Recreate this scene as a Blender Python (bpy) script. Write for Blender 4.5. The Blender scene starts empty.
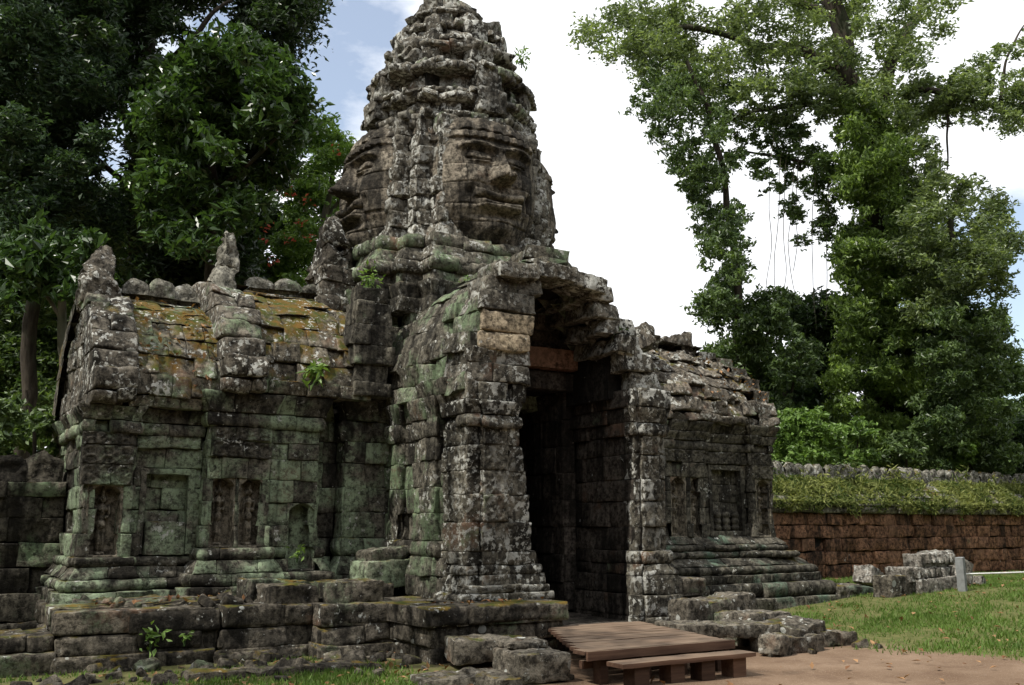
import bpy, math, random
import numpy as np
from mathutils import Vector, Matrix, Euler

random.seed(7)
RNG = np.random.default_rng(11)
R = math.radians
scn = bpy.context.scene

# ------------------------------------------------------------------ camera
CAM = np.array([-7.70, -10.53, 1.60])
FPX = 960.0
PITCH = R(10.88)
AZ = R(58.37)
cam_d = bpy.data.cameras.new('camera')
cam_d.sensor_width = 36.0
cam_d.lens = FPX / 1024 * 36
cam_d.clip_end = 3000
cam = bpy.data.objects.new('camera', cam_d)
scn.collection.objects.link(cam)
cam.location = CAM
cam.rotation_euler = (math.pi / 2 + PITCH, 0, AZ - math.pi / 2)
scn.camera = cam
_f = np.array([math.cos(AZ), math.sin(AZ), 0])
_r = np.array([math.sin(AZ), -math.cos(AZ), 0])
_u = np.array([0, 0, 1.0])
FW = _f * math.cos(PITCH) + _u * math.sin(PITCH)
UP = -_f * math.sin(PITCH) + _u * math.cos(PITCH)


def at(px, py, dist):
    """world point seen at a pixel of the photograph, dist metres ahead of the camera"""
    return CAM + dist * (FW + _r * (px - 512) / FPX - UP * (py - 342.5) / FPX)


# ------------------------------------------------------------------ light
SUN_DIR = np.array([-0.66, -0.10, 0.98])      # towards the sun
SUN_DIR = SUN_DIR / np.linalg.norm(SUN_DIR)
SUN_EL = math.asin(SUN_DIR[2])
SUN_STRENGTH = 4.8
CLOUD = 1.22
EXPOSURE = 0.16
world = bpy.data.worlds.new('World')
scn.world = world
world.use_nodes = True
wt = world.node_tree
wt.nodes.clear()
W = wt.nodes.new
wl = wt.links.new
wo = W('ShaderNodeOutputWorld')
wb = W('ShaderNodeBackground')
sky = W('ShaderNodeTexSky')
sky.sky_type = 'NISHITA'
sky.sun_disc = False
sky.sun_elevation = SUN_EL
sky.sun_rotation = math.atan2(SUN_DIR[0], SUN_DIR[1])
sky.altitude = 50
sky.air_density = 1.2
sky.dust_density = 0.5
tc = W('ShaderNodeTexCoord')
# clouds: noise on the sky direction, with a few clear patches
mp = W('ShaderNodeMapping')
mp.inputs['Scale'].default_value = (1, 1, 2.2)
wl(tc.outputs['Generated'], mp.inputs['Vector'])
cn = W('ShaderNodeTexNoise')
cn.inputs['Scale'].default_value = 3.1
cn.inputs['Detail'].default_value = 8
cn.inputs['Roughness'].default_value = 0.6
wl(mp.outputs['Vector'], cn.inputs['Vector'])


def sky_patch(direction, width):
    d = np.array(direction, float)
    d /= np.linalg.norm(d)
    dot = W('ShaderNodeVectorMath')
    dot.operation = 'DOT_PRODUCT'
    dot.inputs[1].default_value = d
    nrm = W('ShaderNodeVectorMath')
    nrm.operation = 'NORMALIZE'
    wl(tc.outputs['Generated'], nrm.inputs[0])
    wl(nrm.outputs[0], dot.inputs[0])
    mr = W('ShaderNodeMapRange')
    mr.interpolation_type = 'SMOOTHSTEP'
    mr.inputs['From Min'].default_value = math.cos(width)
    mr.inputs['From Max'].default_value = 1.0
    wl(dot.outputs['Value'], mr.inputs['Value'])
    return mr.outputs['Result']


patches = [(at(322, 40, 1) - CAM, 0.15, 0.36), (at(1018, 330, 1) - CAM, 0.17, 0.40), (at(150, 120, 1) - CAM, 0.30, 0.14)]
acc = cn.outputs['Fac']
for d, w_, a_ in patches:
    ml = W('ShaderNodeMath')
    ml.operation = 'MULTIPLY'
    wl(sky_patch(d, w_), ml.inputs[0])
    ml.inputs[1].default_value = a_
    sb = W('ShaderNodeMath')
    sb.operation = 'SUBTRACT'
    wl(acc, sb.inputs[0])
    wl(ml.outputs[0], sb.inputs[1])
    acc = sb.outputs[0]
cr = W('ShaderNodeMapRange')
cr.inputs['From Min'].default_value = 0.16
cr.inputs['From Max'].default_value = 0.35
cr.inputs['To Min'].default_value = 0.20
wl(acc, cr.inputs['Value'])
cloud_scale = W('ShaderNodeMix')
cloud_scale.data_type = 'RGBA'
wl(cr.outputs['Result'], cloud_scale.inputs['Factor'])
SKY_STRENGTH = 0.15
wl(sky.outputs['Color'], cloud_scale.inputs[6])
k = CLOUD / SKY_STRENGTH
cloud_scale.inputs[7].default_value = (0.985 * k, 1.0 * k, 1.03 * k, 1)
wl(cloud_scale.outputs[2], wb.inputs['Color'])
wb.inputs['Strength'].default_value = SKY_STRENGTH
wl(wb.outputs['Background'], wo.inputs['Surface'])

sun_d = bpy.data.lights.new('sun', 'SUN')
sun_d.energy = SUN_STRENGTH
sun_d.angle = R(0.6)
sun_d.color = (1.0, 0.95, 0.86)
sun = bpy.data.objects.new('sun', sun_d)
scn.collection.objects.link(sun)
sun.rotation_euler = Vector(SUN_DIR).to_track_quat('Z', 'Y').to_euler()

scn.view_settings.view_transform = 'Standard'
scn.view_settings.look = 'None'
scn.view_settings.gamma = 1
scn.view_settings.exposure = EXPOSURE
scn.cycles.max_bounces = 5
scn.cycles.diffuse_bounces = 3
scn.cycles.glossy_bounces = 2
scn.cycles.transmission_bounces = 3
scn.cycles.use_denoising = True

# ------------------------------------------------------------------ noise


def _hash(ix, iy, iz, seed):
    h = (ix.astype(np.uint32) * np.uint32(374761393) + iy.astype(np.uint32) * np.uint32(668265263)
         + iz.astype(np.uint32) * np.uint32(2147483647 - 17) + np.uint32(seed * 974711 % 4294967295))
    h = (h ^ (h >> np.uint32(13))) * np.uint32(1274126177)
    h = (h ^ (h >> np.uint32(16))) * np.uint32(2246822519)
    h = h ^ (h >> np.uint32(13))
    return (h & np.uint32(0xFFFFFF)).astype(np.float32) / float(0xFFFFFF)


def vnoise(P, scale, seed=0):
    q = np.asarray(P, np.float32) * scale
    i = np.floor(q)
    f = q - i
    f = f * f * (3 - 2 * f)
    i = i.astype(np.int64) & 0xFFFFFFFF
    x, y, z = i[:, 0], i[:, 1], i[:, 2]
    r = 0
    for dx in (0, 1):
        for dy in (0, 1):
            for dz in (0, 1):
                w = (f[:, 0] if dx else 1 - f[:, 0]) * (f[:, 1] if dy else 1 - f[:, 1]) * (f[:, 2] if dz else 1 - f[:, 2])
                r = r + w * _hash((x + dx) & 0xFFFFFFFF, (y + dy) & 0xFFFFFFFF, (z + dz) & 0xFFFFFFFF, seed)
    return r * 2 - 1


def fbm(P, scale, oct=3, seed=0, rough=0.5):
    a, t, r = 1.0, 0.0, 0
    for o in range(oct):
        r = r + a * vnoise(P, scale * 2 ** o, seed + o * 7)
        t += a
        a *= rough
    return r / t


# ------------------------------------------------------------------ object helpers


def link(o):
    scn.collection.objects.link(o)
    return o


def tag(o, label=None, cat=None, group=None, kind=None):
    if label:
        o['label'] = label
    if cat:
        o['category'] = cat
    if group:
        o['group'] = group
    if kind:
        o['kind'] = kind
    return o


def thing(name, loc, label, cat, group=None):
    o = bpy.data.objects.new(name, None)
    o.location = loc
    o.empty_display_size = 0.2
    o['kind'] = 'thing'
    link(o)
    return tag(o, label, cat, group)


def root_loc(p):
    while p.parent:
        p = p.parent
    return np.array(p.location)


def mk(name, V, faces, mat, parent=None, loc=None, tint=None, smooth=True, sharp=None):
    """faces: (n,4) or (n,3) int array, or a list of them. V is in world space."""
    V = np.asarray(V, np.float32)
    org = root_loc(parent) if parent is not None else (np.array(loc, float) if loc is not None else np.zeros(3))
    if not isinstance(faces, (list, tuple)):
        faces = [faces]
    faces = [np.asarray(f, np.int32) for f in faces if len(f)]
    me = bpy.data.meshes.new(name)
    me.vertices.add(len(V))
    me.vertices.foreach_set('co', (V - org).astype(np.float32).ravel())
    nl = sum(f.size for f in faces)
    npol = sum(len(f) for f in faces)
    me.loops.add(nl)
    me.loops.foreach_set('vertex_index', np.concatenate([f.ravel() for f in faces]))
    me.polygons.add(npol)
    sizes = np.concatenate([np.full(len(f), f.shape[1], np.int32) for f in faces])
    starts = np.concatenate([[0], np.cumsum(sizes)[:-1]]).astype(np.int32)
    me.polygons.foreach_set('loop_start', starts)
    me.polygons.foreach_set('use_smooth', np.full(npol, smooth, bool))
    if tint is not None:
        a = me.attributes.new('tint', 'FLOAT', 'POINT')
        a.data.foreach_set('value', np.asarray(tint, np.float32))
    me.update(calc_edges=True)
    me.validate()
    if mat:
        me.materials.append(mat)
    if sharp:
        try:
            me.set_sharp_from_angle(angle=R(sharp))
        except Exception:
            pass
    o = bpy.data.objects.new(name, me)
    link(o)
    if parent is not None:
        o.parent = parent
    elif loc is not None:
        o.location = loc
    return o


def grid_faces(nu, nv, base=0, flip=False):
    i = np.arange(nu - 1)[:, None]
    j = np.arange(nv - 1)[None, :]
    a = (base + i * nv + j)
    f = np.stack([a, a + nv, a + nv + 1, a + 1], -1).reshape(-1, 4)
    return f[:, ::-1] if flip else f


# ------------------------------------------------------------------ materials


class NT:
    def __init__(self, name):
        self.m = bpy.data.materials.new(name)
        self.m.use_nodes = True
        self.t = self.m.node_tree
        self.t.nodes.clear()
        self.out = self.t.nodes.new('ShaderNodeOutputMaterial')

    def n(self, kind, **inp):
        nd = self.t.nodes.new(kind)
        for k_, v in inp.items():
            self.set(nd, k_, v)
        return nd

    def set(self, nd, key, v):
        s = nd.inputs[int(key[1:])] if key[0] == '_' else nd.inputs[key.replace('_', ' ')]
        if isinstance(v, bpy.types.NodeSocket):
            self.t.links.new(v, s)
        else:
            s.default_value = v

    def noise(self, vec, scale, detail=4, rough=0.6, dist=0.0):
        nd = self.n('ShaderNodeTexNoise', Vector=vec, Scale=scale, Detail=detail, Roughness=rough, Distortion=dist)
        return nd.outputs['Fac']

    def math(self, op, a, b=0.0, c=None, clamp=False):
        nd = self.n('ShaderNodeMath', _0=a, _1=b)
        nd.operation = op
        nd.use_clamp = clamp
        if c is not None:
            self.set(nd, '_2', c)
        return nd.outputs[0]

    def ramp(self, v, lo, hi, t0=0.0, t1=1.0):
        nd = self.n('ShaderNodeMapRange', Value=v)
        nd.inputs['From Min'].default_value = lo
        nd.inputs['From Max'].default_value = hi
        nd.inputs['To Min'].default_value = t0
        nd.inputs['To Max'].default_value = t1
        return nd.outputs[0]

    def mix(self, f, a, b, mode='MIX'):
        nd = self.t.nodes.new('ShaderNodeMix')
        nd.data_type = 'RGBA'
        nd.blend_type = mode
        self.set(nd, '_0', f)
        for i, v in ((6, a), (7, b)):
            if isinstance(v, bpy.types.NodeSocket):
                self.t.links.new(v, nd.inputs[i])
            else:
                nd.inputs[i].default_value = (*v[:3], 1)
        return nd.outputs[2]

    def vmul(self, v, s):
        nd = self.n('ShaderNodeMapping', Vector=v)
        nd.inputs['Scale'].default_value = s
        return nd.outputs[0]

    def vadd(self, v, s):
        nd = self.n('ShaderNodeMapping', Vector=v)
        nd.inputs['Location'].default_value = s
        return nd.outputs[0]

    def finish(self, col, rough=0.9, bump=None, bstr=0.6, bdist=0.02, spec=0.2):
        p = self.n('ShaderNodeBsdfPrincipled')
        self.set(p, 'Base_Color', col if isinstance(col, bpy.types.NodeSocket) else (*col[:3], 1))
        self.set(p, 'Roughness', rough)
        self.set(p, 'Specular_IOR_Level', spec)
        if bump is not None:
            b = self.n('ShaderNodeBump', Height=bump, Strength=bstr, Distance=bdist)
            self.set(p, 'Normal', b.outputs[0])
        self.t.links.new(p.outputs[0], self.out.inputs['Surface'])
        return self.m


def stone(name, base=(.135, .124, .098), alt=(.07, .064, .051), dark=.5, green=.3, moss=.1, white=.35, red=.1,
          seed=0, greencol=(.15, .21, .12), mosscol=(.13, .085, .018), spots=.5, darkcol=(.011, .010, .0085)):
    N = NT(name)
    g = N.n('ShaderNodeNewGeometry')
    P = N.vadd(g.outputs['Position'], (seed * 3.7, seed * 1.9, seed * .7))
    tint = N.n('ShaderNodeAttribute')
    tint.attribute_name = 'tint'
    tv = tint.outputs['Fac']
    nA = N.noise(P, .85, 5, .6)
    nB = N.noise(P, 3.4, 6, .68)
    nC = N.noise(P, 19, 5, .7)
    nS = N.noise(N.vmul(P, (4.5, 4.5, .32)), 1.0, 5, .62)
    col = N.mix(N.ramp(nB, .36, .64), alt, base)
    tm = N.ramp(tv, 0, 1, .78, 1.2)
    col = N.mix(1.0, col, N.n('ShaderNodeCombineXYZ', X=tm, Y=tm, Z=tm).outputs[0], 'MULTIPLY')
    mo = N.ramp(N.noise(N.vadd(P, (5, 5, 8)), 13.0, 8, .78), .41, .58, .24, 1.5)
    col = N.mix(1.0, col, N.n('ShaderNodeCombineXYZ', X=mo, Y=mo, Z=mo).outputs[0], 'MULTIPLY')
    if red > 0:
        nR = N.math('ADD', N.math('MULTIPLY', N.noise(N.vadd(P, (9, 4, 2)), 1.3, 5, .66), .86), N.math('MULTIPLY', tv, .14))
        col = N.mix(N.ramp(nR, .64 - .24 * red, .74 - .24 * red, 0, .7), col, (.165, .098, .064))
    if green > 0:
        nG = N.math('ADD', N.math('MULTIPLY', N.noise(N.vadd(P, (3, 17, 5)), 1.25, 7, .7), .88), N.math('MULTIPLY', tv, .12))
        f = N.ramp(nG, .66 - .26 * green, .76 - .26 * green, 0, .9)
        f = N.math('MULTIPLY', f, N.ramp(mo, .38, 1.1, .25, 1.0))
        gc = N.mix(N.ramp(nB, .3, .7), tuple(c * .6 for c in greencol), tuple(c * 1.25 for c in greencol))
        col = N.mix(f, col, gc)
    if dark > 0:
        nD = N.math('ADD', N.math('MULTIPLY', nA, .34), N.math('ADD', N.math('MULTIPLY', nS, .48), N.math('MULTIPLY', nB, .18)))
        nD = N.math('ADD', nD, N.math('MULTIPLY', tv, -.06))
        f = N.ramp(nD, .68 - .36 * dark, .76 - .36 * dark, 0, .92)
        f = N.math('MULTIPLY', f, N.ramp(nC, .3, .55, .7, 1.0))
        col = N.mix(f, col, darkcol)
    if moss > 0:
        sep = N.n('ShaderNodeSeparateXYZ', Vector=g.outputs['Normal'])
        nM = N.noise(N.vadd(P, (1, 2, 31)), 2.1, 6, .68)
        m = N.math('ADD', N.math('MULTIPLY', sep.outputs['Z'], .22), nM)
        f = N.ramp(m, .80 - .42 * moss, .90 - .42 * moss, 0, .95)
        mc = N.mix(N.ramp(N.noise(P, 5.5, 4, .6), .38, .62), (.045, .06, .012), mosscol)
        col = N.mix(f, col, mc)
    if white > 0:
        nW = N.math('ADD', N.math('MULTIPLY', N.noise(N.vadd(P, (7, 1, 3)), 13.0, 6, .68), .62), N.math('MULTIPLY', N.noise(N.vadd(P, (2, 1, 9)), 3.6, 5, .65), .38))
        lo = .640 - .17 * white
        f = N.ramp(nW, lo, lo + .03)
        f = N.math('MULTIPLY', f, N.ramp(N.noise(P, 1.3, 3, .5), .34, .56, .15, .95))
        col = N.mix(f, col, N.mix(N.ramp(nC, .3, .7), (.27, .275, .245), (.58, .58, .54)))
        if spots > 0:
            vo = N.n('ShaderNodeTexVoronoi', Vector=N.vadd(N.mix(.04, P, N.n('ShaderNodeTexNoise', Vector=P, Scale=9.0).outputs['Color']), (4, 4, 4)), Scale=6.5)
            sr = N.n('ShaderNodeSeparateColor', Color=vo.outputs['Color'])
            rad = N.ramp(sr.outputs[0], 1 - .5 * spots, 1.0, 0.0, .36)
            f = N.math('LESS_THAN', vo.outputs['Distance'], rad)
            f = N.math('MULTIPLY', f, N.ramp(N.noise(P, 1.0, 2, .5), .42, .55, 0, .85))
            col = N.mix(f, col, (.40, .41, .38))
    h = N.math('ADD', N.math('MULTIPLY', nC, .55), N.math('MULTIPLY', nB, .9))
    h = N.math('ADD', h, N.math('MULTIPLY', N.noise(P, 55, 4, .65), .3))
    return N.finish(col, .92, h, .9, .035, .12)


M = {}
M['wall'] = stone('mossy green sandstone', dark=.60, green=.80, moss=.1, white=.34, red=.1, greencol=(.25, .32, .205), spots=0)  # real green growth, its colour brightened to carry sunlit patches as well
M['porch'] = stone('porch sandstone', dark=.57, green=.78, moss=.12, white=.42, red=.16, seed=2, spots=0)
M['pier'] = stone('pier sandstone', dark=0.62, green=.12, moss=.05, white=.74, red=.22, seed=3, spots=0)
M['inner'] = stone('inner wall sandstone', base=(.10, .085, .07), alt=(.05, .043, .036), dark=0.7, green=.16, moss=0, white=.12, red=.15, seed=4, spots=0)  # doorway shade put into the colour: darker than the outer porch stone
M['tower'] = stone('tower sandstone', base=(.15, .138, .112), alt=(.075, .068, .055), dark=0.55, green=.2, moss=.05, white=.74, red=.1, seed=5, spots=0)
M['face'] = stone('face sandstone', base=(.21, .185, .145), alt=(.115, .098, .076), dark=.72, green=0, moss=0, white=.16, red=.06, seed=6, spots=0)
M['plinth'] = stone('tower plinth sandstone', dark=0.52, green=.64, moss=.16, white=.45, red=.1, seed=7, spots=0)
M['roof'] = stone('mossy roof sandstone', base=(.15, .132, .10), alt=(.07, .062, .048), dark=.5, green=.5, moss=.54, white=.5, red=.16, seed=8, spots=0, mosscol=(.125, .07, .016))
M['roof_grey'] = stone('lichen roof sandstone', base=(.135, .118, .094), alt=(.08, .07, .056), dark=.42, green=.18, moss=.28, white=.6, red=.12, seed=9, spots=0)
M['rwall'] = stone('dark grey sandstone', base=(.125, .115, .09), alt=(.062, .057, .046), dark=0.64, green=.16, moss=.02, white=.33, red=.12, seed=10, spots=0)
M['rbase'] = stone('green lichen base sandstone', dark=0.58, green=.5, moss=.08, white=.36, red=0, seed=11, greencol=(.10, .17, .12), spots=0)
M['crest'] = stone('crest sandstone', base=(.22, .21, .175), alt=(.12, .115, .095), dark=.36, green=.36, moss=.08, white=.5, red=.05, seed=12, spots=0)
M['terrace'] = stone('terrace sandstone', base=(.13, .115, .09), alt=(.065, .057, .046), dark=0.62, green=.3, moss=.26, white=.26, red=.1, seed=13)
M['loose'] = stone('fallen sandstone', base=(.14, .125, .1), alt=(.07, .062, .05), dark=.44, green=.18, moss=.14, white=.36, red=.1, seed=14)
M['carved'] = stone('carved pale sandstone', base=(.25, .23, .2), alt=(.11, .1, .085), dark=.4, green=.06, moss=.02, white=.6, red=.1, seed=15, spots=0)
M['laterite'] = stone('laterite', base=(.26, .14, .082), alt=(.12, .066, .042), dark=.54, green=.07, moss=.1, white=.06, red=.3, seed=16, spots=0)
M['coping'] = stone('wall coping sandstone', base=(.2, .19, .16), alt=(.1, .095, .08), dark=.4, green=.2, moss=.3, white=.55, red=0, seed=17, spots=0)
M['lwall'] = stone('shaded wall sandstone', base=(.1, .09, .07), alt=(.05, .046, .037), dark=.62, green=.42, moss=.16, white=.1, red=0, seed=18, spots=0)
M['devata'] = stone('carved figure sandstone', base=(.21, .185, .14), alt=(.12, .105, .08), dark=.40, green=.14, moss=0, white=.2, red=.2, seed=19, spots=0)
M['lintel'] = stone('red sandstone lintel', base=(.21, .115, .075), alt=(.13, .075, .05), dark=.3, green=0, moss=0, white=.05, red=.6, seed=20, spots=0)
M['fresh'] = stone('freshly broken sandstone', base=(.34, .28, .19), alt=(.22, .18, .13), dark=.3, green=.05, moss=0, white=.2, red=.06, seed=21, spots=0)


def leafmat(name, dark, light, rough=.42, trans=.28, spec=.5):
    N = NT(name)
    a = N.n('ShaderNodeAttribute')
    a.attribute_name = 'tint'
    col = N.mix(a.outputs['Fac'], dark, light)
    p = N.n('ShaderNodeBsdfPrincipled', Roughness=rough, Base_Color=col, Specular_IOR_Level=spec)
    tr = N.n('ShaderNodeBsdfTranslucent', Color=N.mix(1.0, col, (1.25, 1.3, .6), 'MULTIPLY'))
    ms = N.n('ShaderNodeMixShader', _0=trans)
    N.t.links.new(p.outputs[0], ms.inputs[1])
    N.t.links.new(tr.outputs[0], ms.inputs[2])
    N.t.links.new(ms.outputs[0], N.out.inputs['Surface'])
    return N.m


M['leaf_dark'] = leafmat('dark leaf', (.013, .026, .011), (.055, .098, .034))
M['leaf_gloss'] = leafmat('glossy leaf', (.018, .040, .012), (.090, .165, .045), rough=.33)
M['leaf_mid'] = leafmat('mid green leaf', (.03, .06, .02), (.15, .22, .075), trans=.36)
M['leaf_vine'] = leafmat('vine leaf', (.045, .085, .022), (.32, .45, .12), trans=.42, rough=.38, spec=.55)
M['leaf_light'] = leafmat('light green leaf', (.06, .12, .022), (.21, .33, .08), trans=.34)
M['leaf_blue'] = leafmat('blue green leaf', (.022, .045, .022), (.075, .130, .060))
M['leaf_canopy'] = leafmat('canopy leaf', (.045, .075, .030), (.27, .34, .15), trans=.42, rough=.36, spec=.6)
M['grass'] = leafmat('grass blade', (.06, .11, .02), (.16, .25, .055), rough=.6, trans=.3, spec=.2)
M['weed'] = leafmat('wall weed', (.05, .085, .018), (.30, .32, .11), rough=.6, trans=.3, spec=.2)
M['flower'] = leafmat('red flower', (.35, .05, .035), (.5, .12, .09), rough=.6, trans=.3)
M['dead'] = leafmat('dry leaf', (.13, .055, .025), (.34, .20, .10), rough=.7, trans=.15, spec=.2)


def bark(name, a, b):
    N = NT(name)
    g = N.n('ShaderNodeNewGeometry')
    P = g.outputs['Position']
    n1 = N.noise(N.vmul(P, (6, 6, 1.2)), 1.5, 6, .65)
    n2 = N.noise(P, 1.2, 4, .6)
    col = N.mix(N.ramp(n1, .35, .65), a, b)
    col = N.mix(N.ramp(n2, .5, .65, 0, .5), col, (.05, .07, .035))
    return N.finish(col, .9, n1, .8, .04, .15)


M['bark'] = bark('dark bark', (.022, .018, .014), (.075, .062, .048))
M['bark_pale'] = bark('pale bark', (.09, .08, .06), (.20, .18, .14))


def wood():
    N = NT('weathered board')
    g = N.n('ShaderNodeNewGeometry')
    P = g.outputs['Position']
    tint = N.n('ShaderNodeAttribute')
    tint.attribute_name = 'tint'
    grain = N.noise(N.vmul(P, (1.5, 30, 30)), 1.0, 5, .6)
    dust = N.noise(P, 1.6, 5, .6)
    col = N.mix(N.ramp(grain, .35, .65), (.085, .045, .03), (.155, .09, .058))
    tm = N.ramp(tint.outputs['Fac'], 0, 1, .45, 1.0)
    col = N.mix(1.0, col, N.n('ShaderNodeCombineXYZ', X=tm, Y=tm, Z=tm).outputs[0], 'MULTIPLY')
    sep = N.n('ShaderNodeSeparateXYZ', Vector=g.outputs['Normal'])
    up = N.ramp(sep.outputs['Z'], .3, .8)
    f = N.math('MULTIPLY', up, N.ramp(dust, .25, .55, .5, .95))
    col = N.mix(f, col, N.mix(N.ramp(grain, .3, .7), (.125, .088, .06), (.215, .158, .112)))
    return N.finish(col, .75, grain, .35, .006, .25)


M['wood'] = wood()


def ground_mat():
    N = NT('ground earth')
    g = N.n('ShaderNodeNewGeometry')
    P = g.outputs['Position']
    a = N.n('ShaderNodeAttribute')
    a.attribute_name = 'tint'           # 1 = turf soil, 0 = bare trodden earth
    n1 = N.noise(P, .9, 6, .62)
    n2 = N.noise(P, 9, 6, .7)
    n3 = N.noise(P, 60, 3, .6)
    earth = N.mix(N.ramp(n1, .34, .66), (.12, .078, .05), (.205, .145, .10))
    earth = N.mix(N.ramp(n2, .55, .72, 0, .6), earth, (.14, .085, .055))
    earth = N.mix(N.ramp(n3, .60, .66, 0, .6), earth, (.36, .27, .2))
    earth = N.mix(N.ramp(N.noise(P, 2.2, 7, .75), .52, .62, 0, .55), earth, (.105, .066, .044))
    vp = N.n('ShaderNodeTexVoronoi', Vector=P, Scale=26.0)
    earth = N.mix(N.math('MULTIPLY', N.math('LESS_THAN', vp.outputs['Distance'], .16), N.ramp(n2, .5, .56)), earth, (.22, .19, .16))
    soil = N.mix(N.ramp(n2, .35, .65), (.055, .07, .02), (.13, .125, .05))
    f = N.ramp(N.math('ADD', a.outputs['Fac'], N.math('MULTIPLY', N.math('SUBTRACT', n2, .5), .9)), .35, .65)
    col = N.mix(f, earth, soil)
    h = N.math('ADD', N.math('MULTIPLY', n2, .8), N.math('MULTIPLY', n3, .4))
    return N.finish(col, .95, h, .6, .03, .1)


M['ground'] = ground_mat()


def plain(name, c, rough=.7):
    N = NT(name)
    g = N.n('ShaderNodeNewGeometry')
    n1 = N.noise(g.outputs['Position'], 14, 4, .6)
    return N.finish(N.mix(N.ramp(n1, .35, .65), tuple(x * .75 for x in c), c), rough, n1, .3, .01)


M['post'] = plain('weathered grey post', (.23, .24, .24))
M['rope'] = plain('white rope', (.75, .75, .72))
M['gable'] = stone('gable sandstone', base=(.14, .125, .1), alt=(.07, .062, .05), dark=.5, green=.34, moss=.1, white=.6, red=.2, seed=24, spots=0)
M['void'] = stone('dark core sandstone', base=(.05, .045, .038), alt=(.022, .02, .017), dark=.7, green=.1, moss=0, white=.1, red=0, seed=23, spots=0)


# ------------------------------------------------------------------ masonry


class MB:
    """collects stone blocks, then builds ONE mesh"""

    def __init__(self):
        self.V, self.N, self.T, self.F, self.n, self.A = [], [], [], [], 0, []

    def add(self, V, Nn, t, F, amp=1.0):
        V = V.reshape(-1, 3)
        self.V.append(V)
        self.N.append(np.broadcast_to(Nn, V.shape))
        self.T.append(np.full(len(V), t) if np.isscalar(t) else t)
        self.A.append(np.full(len(V), amp))
        self.F.append(F + self.n)
        self.n += len(V)

    def build(self, name, mat, parent=None, loc=None, amp=.02, seed=1, sharp=None):
        V = np.concatenate(self.V)
        Nn = np.concatenate(self.N)
        T = np.concatenate(self.T)
        A = np.concatenate(self.A)[:, None]
        F = np.concatenate(self.F)
        d = fbm(V, 3.2, 3, seed) * .8 + fbm(V, 14, 3, seed + 31, .6) * .75
        pits = np.clip(fbm(V, 5.0, 2, seed + 77) - .30, 0, 1) * -3.2
        t2 = np.stack([vnoise(V, 7, seed + 5), vnoise(V, 7, seed + 6), vnoise(V, 7, seed + 8)], 1) * .5
        V = V + A * amp * (Nn * (d + pits)[:, None] + t2)
        return mk(name, V, F, mat, parent, loc, tint=T, sharp=sharp)


def edge_coords(L, res, r):
    n = max(2, int(round(L / res)))
    rr = min(r / L, .2)
    return np.concatenate([[0, rr * .4], np.linspace(rr, 1 - rr, n), [1 - rr * .4, 1]])


def block(mb, p, d, nrm, s0, s1, e0, e1, z0, z1, prof, depth, jit, tilt, carve, res, r, tint=None, sbase=0.0, dz=(0, 0)):
    L, H = s1 - s0, z1 - z0
    if L < .03:
        return
    us, ts = edge_coords(L, res, r), edge_coords(H, res, r)
    U, T = np.meshgrid(us, ts, indexing='ij')
    off = prof(T)
    S = (s0 + e0 * off) + ((s1 + e1 * off) - (s0 + e0 * off)) * U
    Z = z0 + H * T + dz[0] * (1 - U) + dz[1] * U
    off = off + jit + tilt[0] * (U - .5) + tilt[1] * (T - .5)
    if carve is not None:
        off = off + carve(S + sbase, T)
    eu = np.clip(1 - np.minimum(U, 1 - U) * L / r, 0, 1)
    et = np.clip(1 - np.minimum(T, 1 - T) * H / r, 0, 1)
    off = off - r * np.minimum(eu ** 2 + et ** 2, 1.6)
    off, S, Z = (np.pad(x, 1, mode='edge') for x in (off, S, Z))
    off[0, :] -= depth
    off[-1, :] -= depth
    off[1:-1, 0] -= depth
    off[1:-1, -1] -= depth
    V = np.empty(S.shape + (3,))
    V[..., 0] = p[0] + d[0] * S + nrm[0] * off
    V[..., 1] = p[1] + d[1] * S + nrm[1] * off
    V[..., 2] = Z
    mb.add(V, np.array([nrm[0], nrm[1], 0.0]), RNG.random() if tint is None else tint, grid_faces(*S.shape))


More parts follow.
